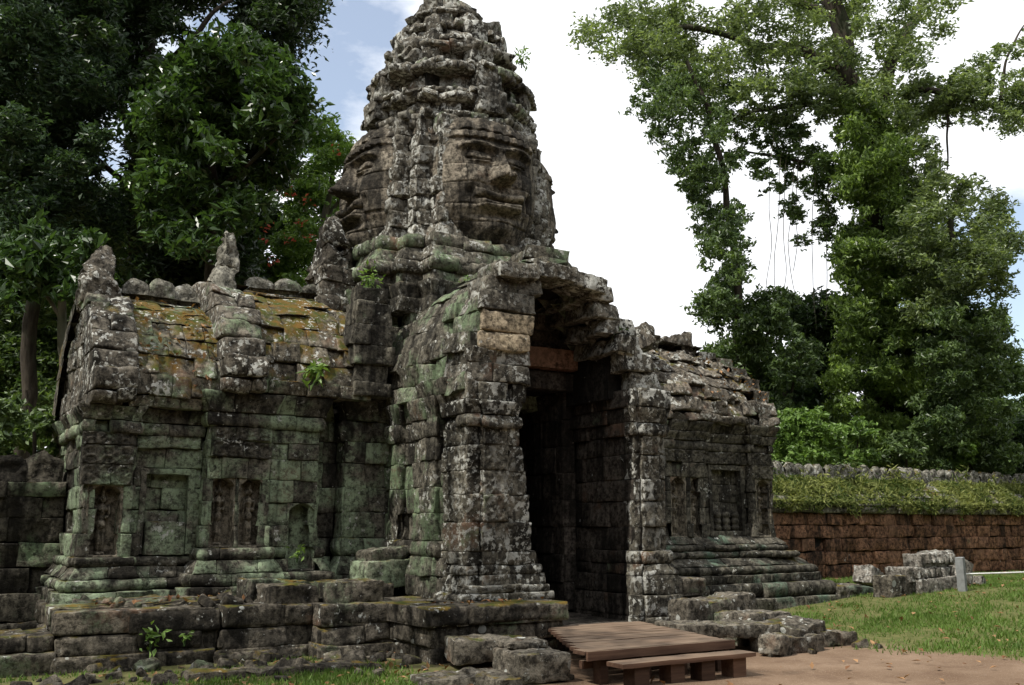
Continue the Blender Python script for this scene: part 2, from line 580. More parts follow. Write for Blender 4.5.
def course(mb, path, z0, z1, prof=0.0, bl=(.4, .75), depth=.3, jit=.012, tilt=.02, miss=0.0, rec=0.0, holes=(), carve=None,
           res=.05, closed=False, gap=.005, r=.010, zj=.006, edges=None):
    """one row of blocks along a path; the outside is on the right of the walking direction"""
    if np.isscalar(prof):
        c0 = prof
        pf = lambda t: np.full_like(t, c0)
    elif isinstance(prof, tuple):
        pa, pb = prof
        pf = lambda t: pa + (pb - pa) * t
    else:
        pf = prof
    P = [np.array(q, float) for q in path]
    n = len(P)
    m = n if closed else n - 1
    for i in range(m):
        if edges is not None and i not in edges:
            continue
        a, b = P[i], P[(i + 1) % n]
        L = np.linalg.norm(b - a)
        if L < .02:
            continue
        d = (b - a) / L
        nr = np.array([d[1], -d[0]])

        def corner(prev, cur, nxt):
            d1 = (cur - prev) / np.linalg.norm(cur - prev)
            d2 = (nxt - cur) / np.linalg.norm(nxt - cur)
            cr = d1[0] * d2[1] - d1[1] * d2[0]
            return math.tan(max(-1.3, min(1.3, math.atan2(cr, d1 @ d2))) / 2)
        e0 = -corner(P[i - 1], a, b) if (closed or i > 0) else 0.0
        e1 = corner(a, b, P[(i + 2) % n]) if (closed or i < n - 2) else 0.0
        segs = [(0.0, L)]
        zm = (z0 + z1) / 2
        for (hi, h0, h1, hz0, hz1) in holes:
            if hi == i and hz0 < zm < hz1:
                ns = []
                for (q0, q1) in segs:
                    if h0 > q0:
                        ns.append((q0, min(q1, h0)))
                    if h1 < q1:
                        ns.append((max(q0, h1), q1))
                segs = [s for s in ns if s[1] - s[0] > .04]
        for (q0, q1) in segs:
            cuts = [q0]
            x = q0 - RNG.random() * bl[0] * .6
            while True:
                x += bl[0] + (bl[1] - bl[0]) * RNG.random()
                if x > q1 - bl[0] * .45:
                    break
                if x > q0 + bl[0] * .45:
                    cuts.append(x)
            cuts.append(q1)
            for k_ in range(len(cuts) - 1):
                if RNG.random() < miss:
                    continue
                s0, s1 = cuts[k_] + gap / 2, cuts[k_ + 1] - gap / 2
                ee0 = e0 if k_ == 0 and q0 == 0 else 0
                ee1 = e1 if k_ == len(cuts) - 2 and q1 == L else 0
                if ee0:
                    s0 += .008 * (1 if e0 < 0 else 1)
                if ee1:
                    s1 -= .008
                j = RNG.normal() * jit
                if RNG.random() < rec:
                    j -= .04 + .08 * RNG.random()
                block(mb, a, d, nr, s0, s1, ee0, ee1, z0 + gap / 2, z1 - gap / 2, pf, depth, j,
                      (RNG.normal() * tilt, RNG.normal() * tilt), carve, res, r, sbase=i * 7.3,
                      dz=(RNG.normal() * zj, RNG.normal() * zj))


def stack(mb, path, zs, profs, **kw):
    for i in range(len(zs) - 1):
        course(mb, path, zs[i], zs[i + 1], profs[i] if not np.isscalar(profs) else profs, **kw)


def scroll(w, a):
    """shallow foliage carving: interlocking discs and stems"""
    def f(s, t):
        x, y = s / w, t * 2.2
        d = np.hypot((x % 1.0) - .5, (y % 1.0) - .5)
        return a * (np.cos(d * 15) * (d < .48) + .6 * np.sin(x * 12.6 + 3 * np.sin(y * 6.3)) * (d >= .48))
    return f


def carve_rows(mb, path, zs, rows, w, a, edges, **kw):
    for i in rows:
        course(mb, path, zs[i], zs[i + 1], .028, carve=scroll(w, a), edges=edges, res=.022, depth=.1, **kw)


def torus(o, b):
    return lambda t: o + b * np.sqrt(np.clip(1 - (2 * t - 1) ** 2, 0, 1))


def ogee(o0, o1):
    return lambda t: o0 + (o1 - o0) * (t * t * (3 - 2 * t))


def steps_(o0, o1, n):
    return lambda t: o0 + (o1 - o0) * np.floor(np.clip(t, 0, .999) * n) / max(1, n - 1)


def petals(w, a):
    return lambda s, t: a * np.abs(np.cos(s * math.pi / w)) * np.sin(np.clip(t, 0, 1) * math.pi)


def rock(mb, size, loc, rot=(0, 0, 0), r=.05, res=.05, tint=None, amp=1.0, carve=None):
    """a worn squared block with all six sides"""
    hs = np.array(size) / 2
    r = min(r * .55, hs.min() * .8)
    Em = np.array(Euler(rot).to_matrix())
    loc = np.array(loc, float)
    t = RNG.random() if tint is None else tint
    for ax in range(3):
        for sg in (-1, 1):
            u, v = (ax + 1) % 3, (ax + 2) % 3
            nu, nv = max(4, int(size[u] / res) + 2), max(4, int(size[v] / res) + 2)
            cu = np.linspace(-1, 1, nu)
            cv = np.linspace(-1, 1, nv)
            a, b = np.meshgrid(cu * hs[u], cv * hs[v], indexing='ij')
            p = np.empty(a.shape + (3,))
            p[..., u], p[..., v], p[..., ax] = a, b, sg * hs[ax]
            inner = np.clip(p, -(hs - r), hs - r)
            dd = p - inner
            ln = np.linalg.norm(dd, axis=-1, keepdims=True)
            nn = dd / np.maximum(ln, 1e-6)
            q = inner + nn * r
            if carve is not None:
                q = carve(q, hs)
            V = q.reshape(-1, 3) @ Em.T + loc
            mb.add(V, nn.reshape(-1, 3) @ Em.T, t, grid_faces(nu, nv, flip=(sg < 0)), amp)


def box(V, F, x0, x1, y0, y1, z0, z1):
    b = len(V)
    for z in (z0, z1):
        V += [(x0, y0, z), (x1, y0, z), (x1, y1, z), (x0, y1, z)]
    F += [(b, b + 3, b + 2, b + 1), (b + 4, b + 5, b + 6, b + 7), (b, b + 1, b + 5, b + 4), (b + 1, b + 2, b + 6, b + 5),
          (b + 2, b + 3, b + 7, b + 6), (b + 3, b, b + 4, b + 7)]


def ground_z(x, y):
    x = np.asarray(x, float)
    y = np.asarray(y, float)
    t = np.clip((x - 2.5) / 7.0, 0, 1)
    t = t * t * (3 - 2 * t)
    return .10 + .40 * t * np.clip((y + 6) / 6, 0, 1)


# ------------------------------------------------------------------ ground


def build_ground():
    fine = np.concatenate([[-900, -300, -120, -60, -35, -25], np.arange(-20, 30.01, .2), [35, 45, 60, 120, 300, 900]])
    X, Y = np.meshgrid(fine, fine, indexing='ij')
    Z = ground_z(X, Y)
    P = np.stack([X.ravel(), Y.ravel(), np.zeros(X.size)], 1)
    Z = Z + .025 * fbm(P, .8, 3, 3).reshape(X.shape) + .008 * fbm(P, 3.5, 2, 9).reshape(X.shape)
    # 1 where turf grows: to the right behind the trodden yard, and a strip at the terrace foot
    e = X - (2.75 - .24 * (Y + 2)) + .9 * fbm(P, .9, 3, 21).reshape(X.shape)
    turf = np.clip(e / 1.6 + .25, 0, 1) * np.clip((X - 1.0) / .8, 0, 1)
    left = np.clip((-1.9 - X) / .6, 0, 1) * np.clip((Y + 4.2) / 1.0, 0, 1)
    turf = np.maximum(turf, left * .62)
    o = mk('ground', np.stack([X.ravel(), Y.ravel(), Z.ravel()], 1), grid_faces(len(fine), len(fine)), M['ground'], tint=turf.ravel())
    tag(o, kind='structure')
    return turf


build_ground()

# ------------------------------------------------------------------ the temple gate

TX, TY = -.08, 4.0
gate = thing('temple_gate', (TX, TY, .1), 'ancient grey stone temple gate with a carved face tower and dark doorway', 'temple gate')

# --- porch (part) : piers, side wall, roof, pediment ---------------------------------


def porch():
    mb = MB()
    # left side wall facing the forest, from the tower body to the front pier
    zs = [.72, .98, 1.22, 1.42, 1.78, 2.12, 2.46, 2.76, 3.02, 3.3]
    pf = [.09, ogee(.08, .03), torus(.01, .04), 0, 0, 0, 0, torus(.02, .03), ogee(.03, .1)]
    path = [(-1.84, 2.5), (-1.84, 2.2), (-1.93, 2.2), (-1.93, 1.85), (-1.84, 1.85), (-1.84, 1.36), (-1.95, 1.36), (-1.95, .74), (-1.85, .74), (-1.85, .5)]
    stack(mb, path, zs, pf, bl=(.3, .6), jit=.02, rec=.08)
    # little recess pilaster next to it
    root = mb.build('porch', M['porch'], gate, amp=.022, seed=3)

    # left pier
    mb = MB()
    zz = [.72, .88, 1.02, 1.14, 1.3, 1.66, 2.0, 2.3, 2.62, 2.84, 3.0, 3.18, 3.42]
    re = [-.68, -.73, -.80, -.86, -.92, -.94, -1.0, -1.04, -1.1, -1.12, -1.16, -1.08]
    po = [.03, ogee(.03, .015), torus(.0, .03), .01, 0, 0, 0, 0, 0, torus(.02, .04), ogee(.03, .09), .06]
    for i in range(len(zz) - 1):
        course(mb, [(-1.88, .62), (-1.88, 0), (-1.68, 0), (-1.68, -.06), (-1.30, -.06), (-1.30, 0), (re[i], 0), (re[i], 1.4)], zz[i], zz[i + 1], po[i], bl=(.40, .8),
               jit=.010, res=.035, rec=.04, depth=.2, carve=scroll(.15, .014) if 4 <= i <= 8 else None)
    p1 = mb.build('pier', M['pier'], root, amp=.018, seed=5)

    # right pier, with the long inner wall facing the doorway
    mb = MB()
    zz = [.10, .42, .70, .95, 1.10, 1.28, 1.6, 1.95, 2.25, 2.6, 2.86, 3.05, 3.26, 3.52]
    po = [.16, .16, .12, ogee(.12, .05), torus(.03, .04), 0, 0, 0, 0, 0, torus(.02, .04), ogee(.03, .1), .09]
    for i in range(len(zz) - 1):
        course(mb, [(.77, 1.6), (.77, 0), (.88, 0), (.88, -.05), (1.22, -.05), (1.22, 0), (1.33, 0), (1.33, 1.3)], zz[i], zz[i + 1], po[i], bl=(.38, .75), jit=.010, res=.035,
               edges=(1, 2, 3, 4, 5, 6), depth=.2, carve=scroll(.15, .012) if 6 <= i <= 9 else None)
    p2 = mb.build('pier', M['pier'], root, amp=.018, seed=8)
    p2['label'] = 'right pier, its edges covered in white lichen'
    mb = MB()
    for i in range(len(zz) - 1):
        course(mb, [(.78, 1.42), (.78, .02)], zz[i] , zz[i + 1], [.06, .06, .04, .02, .01, 0, 0, 0, 0, 0, .02, .05, .07][i],
               bl=(.32, .6), jit=.01, res=.05, depth=.2)
    stack(mb, [(-1.05, -.42), (.78, -.42)], [.06, .36], 0, bl=(.5, .9), depth=1.4)
    stack(mb, [(-1.05, .98), (.78, .98)], [.06, .37], 0, bl=(.5, .9), depth=1.6)
    # door jamb standing in from the wall, then the passage behind
    course_z = [.40, .8, 1.2, 1.6, 2.0, 2.4, 2.8, 3.2, 3.62]
    for i in range(len(course_z) - 1):
        course(mb, [(.56, 3.2), (.56, 1.42), (.80, 1.42)], course_z[i], course_z[i + 1], 0, bl=(.4, .7), jit=.01, depth=.2)
        course(mb, [(-1.1, 1.42), (-.9, 1.42), (-.9, 3.2)], course_z[i], course_z[i + 1], 0, bl=(.4, .7), jit=.01, depth=.2)
        course(mb, [(-1.25, .3), (-1.25, 1.42)][::1], course_z[i], course_z[i + 1], 0, bl=(.4, .7), jit=.01, depth=.2)
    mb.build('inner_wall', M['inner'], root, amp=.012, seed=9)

    # roof slopes of the porch vault, courses along the depth of the porch
    mb = MB()
    zr = [3.3, 3.52, 3.8, 4.07, 4.33, 4.56, 4.77, 4.95, 5.10, 5.22]
    xo = [.12, .10, .10, .02, -.08, -.2, -.36, -.58, -.84, -1.2]
    xr = [.04, .0, -.1, -.26, -.46, -.68, -.92, -1.14, -1.36, -1.6]
    for i in range(len(zr) - 1):
        wob = .03 * RNG.normal()
        course(mb, [(-1.84, 2.7), (-1.84, -.02)], zr[i], zr[i + 1], (xo[i] + wob, xo[i + 1] + wob + .05), bl=(.35, .65), jit=.025, tilt=.035,
               depth=.4, rec=.06, zj=.02)
        course(mb, [(1.33, .1), (1.33, 2.7)], zr[i], zr[i + 1], (xr[i], xr[i + 1]), bl=(.35, .65), jit=.03, tilt=.03, depth=.4,
               miss=.04, zj=.02)
    course(mb, [(-.95, 2.6), (-.95, .05)], 5.12, 5.30, 0, bl=(.4, .6), depth=.7, jit=.03, zj=.03)
    course(mb, [(.05, .2), (.05, 2.6)], 4.98, 5.20, 0, bl=(.4, .6), depth=1.0, jit=.03, zj=.03)
    mb.build('roof', M['plinth'], root, amp=.03, seed=12)

    # front gable: broken corbels on both sides of the opening
    mb = MB()
    L = [(3.42, 3.66, -1.90, -1.02), (3.66, 3.86, -1.86, -.98), (4.36, 4.62, -1.74, -.90), (4.62, 4.84, -1.62, -.80)]
    for z0, z1, xa, xb in L:
        course(mb, [(xa, .5), (xa, -.03), (xb, -.03), (xb, .9)], z0, z1, (.03, .0), bl=(.45, .8), jit=.03, tilt=.03, depth=.3, zj=.015, res=.04)
    mb.build('pediment_haunch', M['tower'], root, amp=.03, seed=14)
    mb = MB()
    Rr = [(3.52, 3.76, .80, 1.26), (3.76, 4.02, .66, 1.14), (4.02, 4.26, .52, .98), (4.26, 4.5, .36, .80), (4.5, 4.72, .16, .58), (4.72, 4.94, .04, .40)]
    for z0, z1, xa, xb in Rr:
        course(mb, [(xa, 1.1), (xa, .02), (xb, .02), (xb, .6)], z0, z1, (.04, .0), bl=(.3, .55), jit=.035, tilt=.04, depth=.2, zj=.02, res=.04, miss=.03)
    ped = mb.build('pediment_haunch', M['tower'], root, amp=.03, seed=15)
    mb = MB()
    for (sx, loc, ry) in ((.62, (-1.20, .12, 4.93), -.04), (.7, (-.60, .12, 5.0), .0), (.56, (-.02, .14, 4.93), .14)):
        rock(mb, (sx, .62, .22), loc, (.02, ry, RNG.normal() * .03), r=.07, res=.045)
    mb.build('capstone', M['tower'], ped, amp=.03, seed=16)
    mb = MB()
    rock(mb, (.80, .6, .27), (-1.32, .2, 4.22), (0, .02, .02), r=.06, res=.035)
    rock(mb, (.78, .6, .24), (-1.36, .2, 3.96), (0, -.03, -.02), r=.06, res=.035)
    ob = mb.build('broken_block', M['fresh'], ped, amp=.02, seed=17)
    ob['label'] = 'pale freshly broken blocks in the left haunch of the gable'
    # red lintel over the door and a small baluster shaft left standing above it
    mb = MB()
    rock(mb, (2.3, .42, .30), (-.25, 1.30, 4.06), r=.03, res=.05)
    mb.build('lintel', M['lintel'], root, amp=.01, seed=18)
    mb = MB()
    rock(mb, (.17, .17, .62), (.40, .72, 4.86), (0, .03, 0), r=.05, res=.04)
    mb.build('baluster', M['lintel'], root, amp=.008, seed=19)
    # stone wall over the lintel, vault closing the porch
    mb = MB()
    stack(mb, [(-1.5, 1.22), (1.1, 1.22)], [3.6, 3.88], 0, bl=(.4, .7))
    mb.build('tympanum', M['inner'], root, amp=.02, seed=20)
    mb = MB()
    stack(mb, [(-1.35, 1.26), (.75, 1.26)], [4.22, 4.5, 4.76], -.02, bl=(.35, .6), jit=.03)
    stack(mb, [(-1.05, 1.26), (.35, 1.26)], [4.76, 5.0], -.02, bl=(.35, .6), jit=.03)
    mb.build('tympanum', M['inner'], root, amp=.02, seed=20)
    # dark heart of the passage: solid masses round the corridor
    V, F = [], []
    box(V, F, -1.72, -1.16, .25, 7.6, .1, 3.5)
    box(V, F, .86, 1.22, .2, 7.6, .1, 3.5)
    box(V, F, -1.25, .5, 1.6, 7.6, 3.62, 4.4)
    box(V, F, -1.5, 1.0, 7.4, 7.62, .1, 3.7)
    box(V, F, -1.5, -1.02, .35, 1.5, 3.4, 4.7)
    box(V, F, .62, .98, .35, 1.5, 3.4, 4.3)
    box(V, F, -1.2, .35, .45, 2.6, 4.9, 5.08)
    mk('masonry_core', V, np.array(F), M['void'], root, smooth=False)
    return root


porch()

# --- main body under the tower --------------------------------------------------------


def body():
    mb = MB()
    zs = [.7, .95, 1.2, 1.45, 1.8, 2.15, 2.5, 2.8, 3.1, 3.42]
    pf = [.2, ogee(.18, .06), torus(.02, .06), 0, 0, 0, 0, torus(0, .04), ogee(.03, .14)]
    left = [(-3.1, 2.75), (-2.52, 2.75), (-2.52, 2.42), (-1.55, 2.42)]
    stack(mb, left, zs, pf, bl=(.3, .6), jit=.016, rec=.08)
    right = [(1.30, 1.20), (1.96, 1.20), (1.96, 1.75), (2.5, 1.75), (2.5, 2.3), (3.2, 2.3), (3.2, 3.2)]
    stack(mb, right, [.4, .7] + zs[1:] + [3.7], [.24] + pf + [.1], bl=(.3, .6), jit=.02, rec=.05)
    # corner mass above the cornice stepping in towards the tower
    p = [(-2.45, 3.6), (-2.45, 2.45), (-1.75, 2.45), (-1.75, 2.1), (1.7, 2.1), (1.7, 2.0), (2.3, 2.0), (2.3, 3.6)]
    zu = [3.42, 3.7, 4.0, 4.3, 4.6, 4.88]
    for i in range(5):
        course(mb, p, zu[i], zu[i + 1], (.02 - .05 * i, .0 - .05 * i), bl=(.35, .65), jit=.04, tilt=.03, rec=.12, zj=.02)
    o = mb.build('body', M['wall'], gate, amp=.024, seed=22)
    # the dark half gable standing out at the corner of porch and wing
    mb = MB()
    for z0, z1, a in ((3.42, 3.62, .0), (3.62, 3.88, -.03), (3.88, 4.16, .02), (4.16, 4.46, .03), (4.46, 4.8, .0), (4.8, 5.02, -.08)):
        course(mb, [(-2.58, 2.5), (-2.58, 2.05), (-2.0, 2.05), (-2.0, 2.5)], z0, z1, a, bl=(.4, .6), jit=.02, res=.04)
    mb.build('corner_pediment', M['rwall'], o, amp=.025, seed=24)
    V, F = [], []
    box(V, F, -2.9, -1.75, 3.0, 5.6, .1, 3.2)
    box(V, F, 1.35, 2.9, 2.6, 5.6, .1, 3.4)
    box(V, F, -1.6, 1.2, 2.9, 5.6, 4.4, 4.8)
    box(V, F, -3, 3, 5.5, 6.0, .1, 5.0)
    mk('masonry_core', V, np.array(F), M['void'], o, smooth=False)
    return o


body()

# --- tower -----------------------------------------------------------------------------


def plan(h, red=.28, nred=2, c=(TX, TY)):
    """closed redented square of half width h, walked so that the outside is on the right"""
    q = []
    r = red * h
    # south side, west to east
    pts = []
    if nred == 2:
        pts = [(-h, -(h - 2 * r)), (-(h - r), -(h - 2 * r)), (-(h - r), -(h - r)), (-(h - 2 * r), -(h - r)), (-(h - 2 * r), -h)]
    else:
        pts = [(-h, -(h - r)), (-(h - r), -(h - r)), (-(h - r), -h)]
    for k_ in range(4):
        a = k_ * math.pi / 2
        for (x, y) in pts:
            q.append((c[0] + x * math.cos(a) - y * math.sin(a), c[1] + x * math.sin(a) + y * math.cos(a)))
    return q


def ring(rad, n=14, c=(TX, TY), ph=.1):
    return [(c[0] + rad * math.cos(2 * math.pi * i / n + ph), c[1] + rad * math.sin(2 * math.pi * i / n + ph)) for i in range(n)]


def tower():
    mb = MB()
    # plinth
    for z0, z1, h, pfn in ((4.78, 5.0, 2.42, .03), (5.0, 5.24, 2.40, ogee(0, .07)), (5.24, 5.42, 2.30, .0), (5.42, 5.62, 2.34, torus(0, .07)),
                           (5.62, 5.84, 2.2, ogee(.08, 0)), (5.84, 6.06, 2.14, torus(0, .05))):
        course(mb, plan(h * .86, .17), z0, z1, pfn, bl=(.3, .6), closed=True, jit=.035, tilt=.03, rec=.08, depth=.6, zj=.015, miss=.02)
    pl = mb.build('tower', M['plinth'], gate, amp=.034, seed=30)
    # body between the four faces
    mb = MB()
    z = 6.04
    i = 0
    while z < 8.2:
        hh = .24 + .08 * RNG.random()
        t = (z - 6.0) / 2.2
        h = 1.55 - .02 * t - .14 * t ** 2
        course(mb, plan(h, .2 - .02 * (i % 2)), z, z + hh, (.0, .0) if i % 2 else torus(.0, .03), bl=(.22, .42), closed=True, jit=.03, tilt=.03,
               rec=.12, depth=.7, zj=.012, res=.045, carve=lambda s, T: .025 * np.sign(np.sin(s * 23)) * (np.abs(T - .5) < .36))
        z += hh
        i += 1
    mb.build('shaft', M['tower'], pl, amp=.022, seed=31)
    # crown: diminishing tiers of ledges, niches and antefixes
    mb = MB()
    tiers = [
        (8.06, 8.22, 1.86, 1.90), (8.22, 8.36, 1.92, 1.94), (8.36, 8.60, 1.70, 1.66), (8.60, 8.74, 1.84, 1.86), (8.74, 8.84, 1.80, 1.76),
        (8.84, 9.14, 1.52, 1.50), (9.14, 9.28, 1.76, 1.78), (9.28, 9.42, 1.74, 1.66), (9.42, 9.70, 1.34, 1.30), (9.70, 9.82, 1.54, 1.56),
        (9.82, 9.94, 1.48, 1.40), (9.94, 10.20, 1.14, 1.10), (10.20, 10.32, 1.30, 1.26), (10.32, 10.58, 1.08, 1.00), (10.58, 10.68, 1.06, 1.0),
        (10.68, 10.94, .86, .76), (10.94, 11.10, .46, .40), (11.10, 11.24, .34, .22)]
    for j, (z0, z1, ra, rb) in enumerate(tiers):
        n = 16 if ra > 1.2 else (12 if ra > .7 else 8)
        ledge = (z1 - z0) < .17
        dj = RNG.normal() * .012
        fz = float(np.interp(z0, [8.0, 8.4, 9.2, 9.6, 10.0, 10.4, 10.8, 11.2], [.82, .83, .86, .81, .76, .72, .76, .62]))
        ra, rb = ra * fz, rb * fz
        path = ring(ra, n, ph=.13 * j, c=(TX - .06 * max(0, (z0 - 9.8)), TY))
        course(mb, path, z0 + dj, z1 + dj, (0.0, rb - ra), bl=(.25, .5) if not ledge else (.22, .42), closed=True, jit=.035 if ledge else .05, tilt=.05,
               rec=.2, miss=.05, depth=max(.2, ra * .55), zj=.018, res=.04, r=.016,
               carve=(petals(.17, .045) if ledge else (lambda s, T: .035 * np.sign(np.sin(s * 17)) * (np.abs(T - .5) < .42))))
    # small antefix niches standing on the ledges at the four faces
    for z0, ra, w, hgt in ((8.40, 1.78, .62, .46), (8.86, 1.64, .56, .42), (9.46, 1.48, .5, .4), (9.98, 1.26, .44, .36)):
        for k_ in range(8):
            a = k_ * math.pi / 4
            d = np.array([math.cos(a), math.sin(a)])
            if k_ % 2 and RNG.random() < .35:
                continue
            c = np.array([TX, TY]) + d * (ra * (.84 if z0 < 9.3 else .76) - .05)
            rock(mb, (.26, w * (.9 if k_ % 2 == 0 else .6), hgt * (.8 + .3 * RNG.random())), (c[0], c[1], z0 + hgt / 2), (0, RNG.normal() * .05, a), r=.07, res=.045, amp=1.5)
    # tumbled blocks near the top
    for k_ in range(26):
        a = RNG.random() * 6.28
        zt = 9.3 + RNG.random() * 1.5
        rr = np.interp(zt, [8.5, 9.4, 9.9, 10.5, 11.2], [1.38, 1.22, 1.0, .7, .3])
        sz = .16 + .16 * RNG.random()
        rock(mb, (sz * 1.5, sz * 1.2, sz), (TX + rr * math.cos(a), TY + rr * math.sin(a), zt), RNG.normal(size=3) * .35, r=.05, res=.045, amp=1.4)
    mb.build('crown', M['tower'], pl, amp=.023, seed=33)
    # core
    V, F = [], []
    for z0, z1, h in ((4.6, 6.1, 1.0), (6.1, 8.1, 1.1), (8.1, 9.3, .95), (9.3, 10.1, .75), (10.1, 11, .35)):
        box(V, F, TX - h, TX + h, TY - h, TY + h, z0, z1)
    mk('masonry_core', V, np.array(F), M['void'], pl, smooth=False)
    return pl


tower_o = tower()


def face_height(u, z):
    a = np.abs(u)
    g = lambda x, s: np.exp(-(x / s) ** 2)
    e = np.abs(u / 1.0) ** 2.6 + np.abs((z - 7.2) / 1.28) ** 3.0
    h = .58 * np.sqrt(np.clip(1 - e * .98, 0, 1)) - .18 * np.clip(e - .9, 0, 1)
    taper = np.clip((6.75 - z) / .6, 0, 1)
    h -= taper * .35 * a ** 1.5
    h0 = h.copy()
    # brow ridge, a long double arch
    zb = 7.74 + .07 * np.sin(np.clip(a / .82, 0, 1) * math.pi) - .05 * np.clip(a - .5, 0, 1)
    h += .075 * g(z - zb, .05) * np.clip((.80 - a) / .1, 0, 1)
    # sockets and closed lids
    h -= .12 * g((a - .36) / .25, 1) * g((z - 7.62) / .12, 1)
    ez = 7.60 + .05 * (a - .36)
    lid = 1 - np.abs((a - .37) / .23) ** 2.4 - ((z - ez) / .095) ** 2
    h += .12 * np.sqrt(np.clip(lid, 0, 1))
    h -= .04 * g(z - (7.545 + .4 * (a - .37) ** 2), .015) * np.clip((.25 - np.abs(a - .37)) / .05, 0, 1)
    h += .035 * g(z - (7.505 + .4 * (a - .37) ** 2), .02) * np.clip((.25 - np.abs(a - .37)) / .05, 0, 1)
    # nose
    t = np.clip((7.72 - z) / .46, 0, 1)
    wn = .075 + .075 * t ** 1.3
    under = np.clip((z - 7.17) / .045, 0, 1)
    h += (.08 + .19 * t) * np.exp(-np.abs(u / wn) ** 2.2) * under * np.clip((7.80 - z) / .1, 0, 1)
    h += .13 * np.sqrt(np.clip(1 - ((a - .135) / .095) ** 2 - ((z - 7.255) / .085) ** 2, 0, 1))
    h -= .05 * g((a - .26) / .04, 1) * g((z - 7.24) / .11, 1)
    # cheeks, lips, chin
    h += .06 * g((a - .52) / .22, 1) * g((z - 7.2) / .22, 1)
    sm = .055 * np.clip(u / .5, -1.1, 1.1) ** 2
    wm = np.clip((.50 - a) / .10, 0, 1)
    h += .115 * np.sqrt(np.clip(1 - ((z - (6.945 + sm)) / .07) ** 2, 0, 1)) * wm
    h += .12 * np.sqrt(np.clip(1 - ((z - (6.80 + sm)) / .08) ** 2, 0, 1)) * wm * np.clip((.46 - a) / .1, 0, 1)
    h -= .05 * g(z - (6.875 + sm), .015) * wm
    h -= .05 * g((a - .58) / .05, 1) * g((z - 7.0) / .09, 1)
    h -= .03 * g(u / .04, 1) * g((z - 7.06) / .06, 1)
    h -= .07 * g(u / .4, 1) * g((z - 6.66) / .05, 1)
    h += .11 * g(u / .28, 1) * g((z - 6.48) / .15, 1)
    h = h0 + 1.22 * (h - h0)
    # diadem
    bd = np.clip((z - 7.90) / .02, 0, 1) * np.clip((8.04 - z) / .02, 0, 1)
    h += bd * (.07 + .02 * np.cos(u * 40))
    tp = np.clip((z - 8.06) / .02, 0, 1)
    h += tp * .05 * np.abs(np.cos(u * 11))
    return h


def stone_face(k_, seed):
    nu, nv = 190, 210
    u = np.linspace(-1.08, 1.08, nu)
    z = np.linspace(5.98, 8.3, nv)
    U, Z = np.meshgrid(u, z, indexing='ij')
    h = face_height(U + .03 * (seed % 3 - 1), Z)
    rows = np.array([5.9, 6.24, 6.55, 6.81, 7.15, 7.45, 7.80, 8.05, 8.4])
    ri = np.clip(np.searchsorted(rows, Z) - 1, 0, 7)
    rng = np.random.default_rng(seed)
    tint = np.zeros_like(U)
    gv = np.minimum(np.abs(Z - rows[ri]), np.abs(rows[ri + 1] - Z))
    dj = np.exp(-(gv / .012) ** 2) * .018
    for r_ in range(8):
        cuts = [-1.3]
        while cuts[-1] < 1.3:
            cuts.append(cuts[-1] + .42 + .35 * rng.random())
        cuts = np.array(cuts)
        ci = np.clip(np.searchsorted(cuts, U) - 1, 0, len(cuts) - 2)
        mk_ = ri == r_
        tt = rng.random(len(cuts))
        jj = rng.normal(size=len(cuts)) * .014
        tint[mk_] = tt[ci][mk_]
        gu = np.minimum(np.abs(U - cuts[ci]), np.abs(cuts[ci + 1] - U))
        dj[mk_] = np.maximum(dj[mk_], (np.exp(-(gu / .012) ** 2) * .018)[mk_])
        h[mk_] += jj[ci][mk_]
    h = h - dj
    a = k_ * math.pi / 2
    base = (1.27, 1.38, 1.28, 1.26)[k_]
    d = base + h
    lx, ly = U * .93, -d
    P = np.stack([(TX + lx * math.cos(a) - ly * math.sin(a)).ravel(), (TY + lx * math.sin(a) + ly * math.cos(a)).ravel(), Z.ravel()], 1)
    nrm = np.array([math.sin(a), -math.cos(a), 0])
    P = P + nrm * (.008 * fbm(P, 5, 3, seed) + .008 * fbm(P, 19, 3, seed + 9) - .035 * np.clip(fbm(P, 4, 2, seed + 3) - .42, 0, 1))[:, None]
    P[:, 2] = 7.1 + (P[:, 2] - 7.1) * 1.03 - .14
    return mk('stone_face', P, grid_faces(nu, nv), M['face'], tower_o, tint=tint.ravel())


for k_ in range(4):
    f_o = stone_face(k_, 41 + k_)
    if k_ == 0:
        f_o['label'] = 'smiling stone face with closed eyes looking towards the yard'
    elif k_ == 3:
        f_o['label'] = 'stone face seen in profile on the forest side of the tower'

# --- wings ------------------------------------------------------------------------------


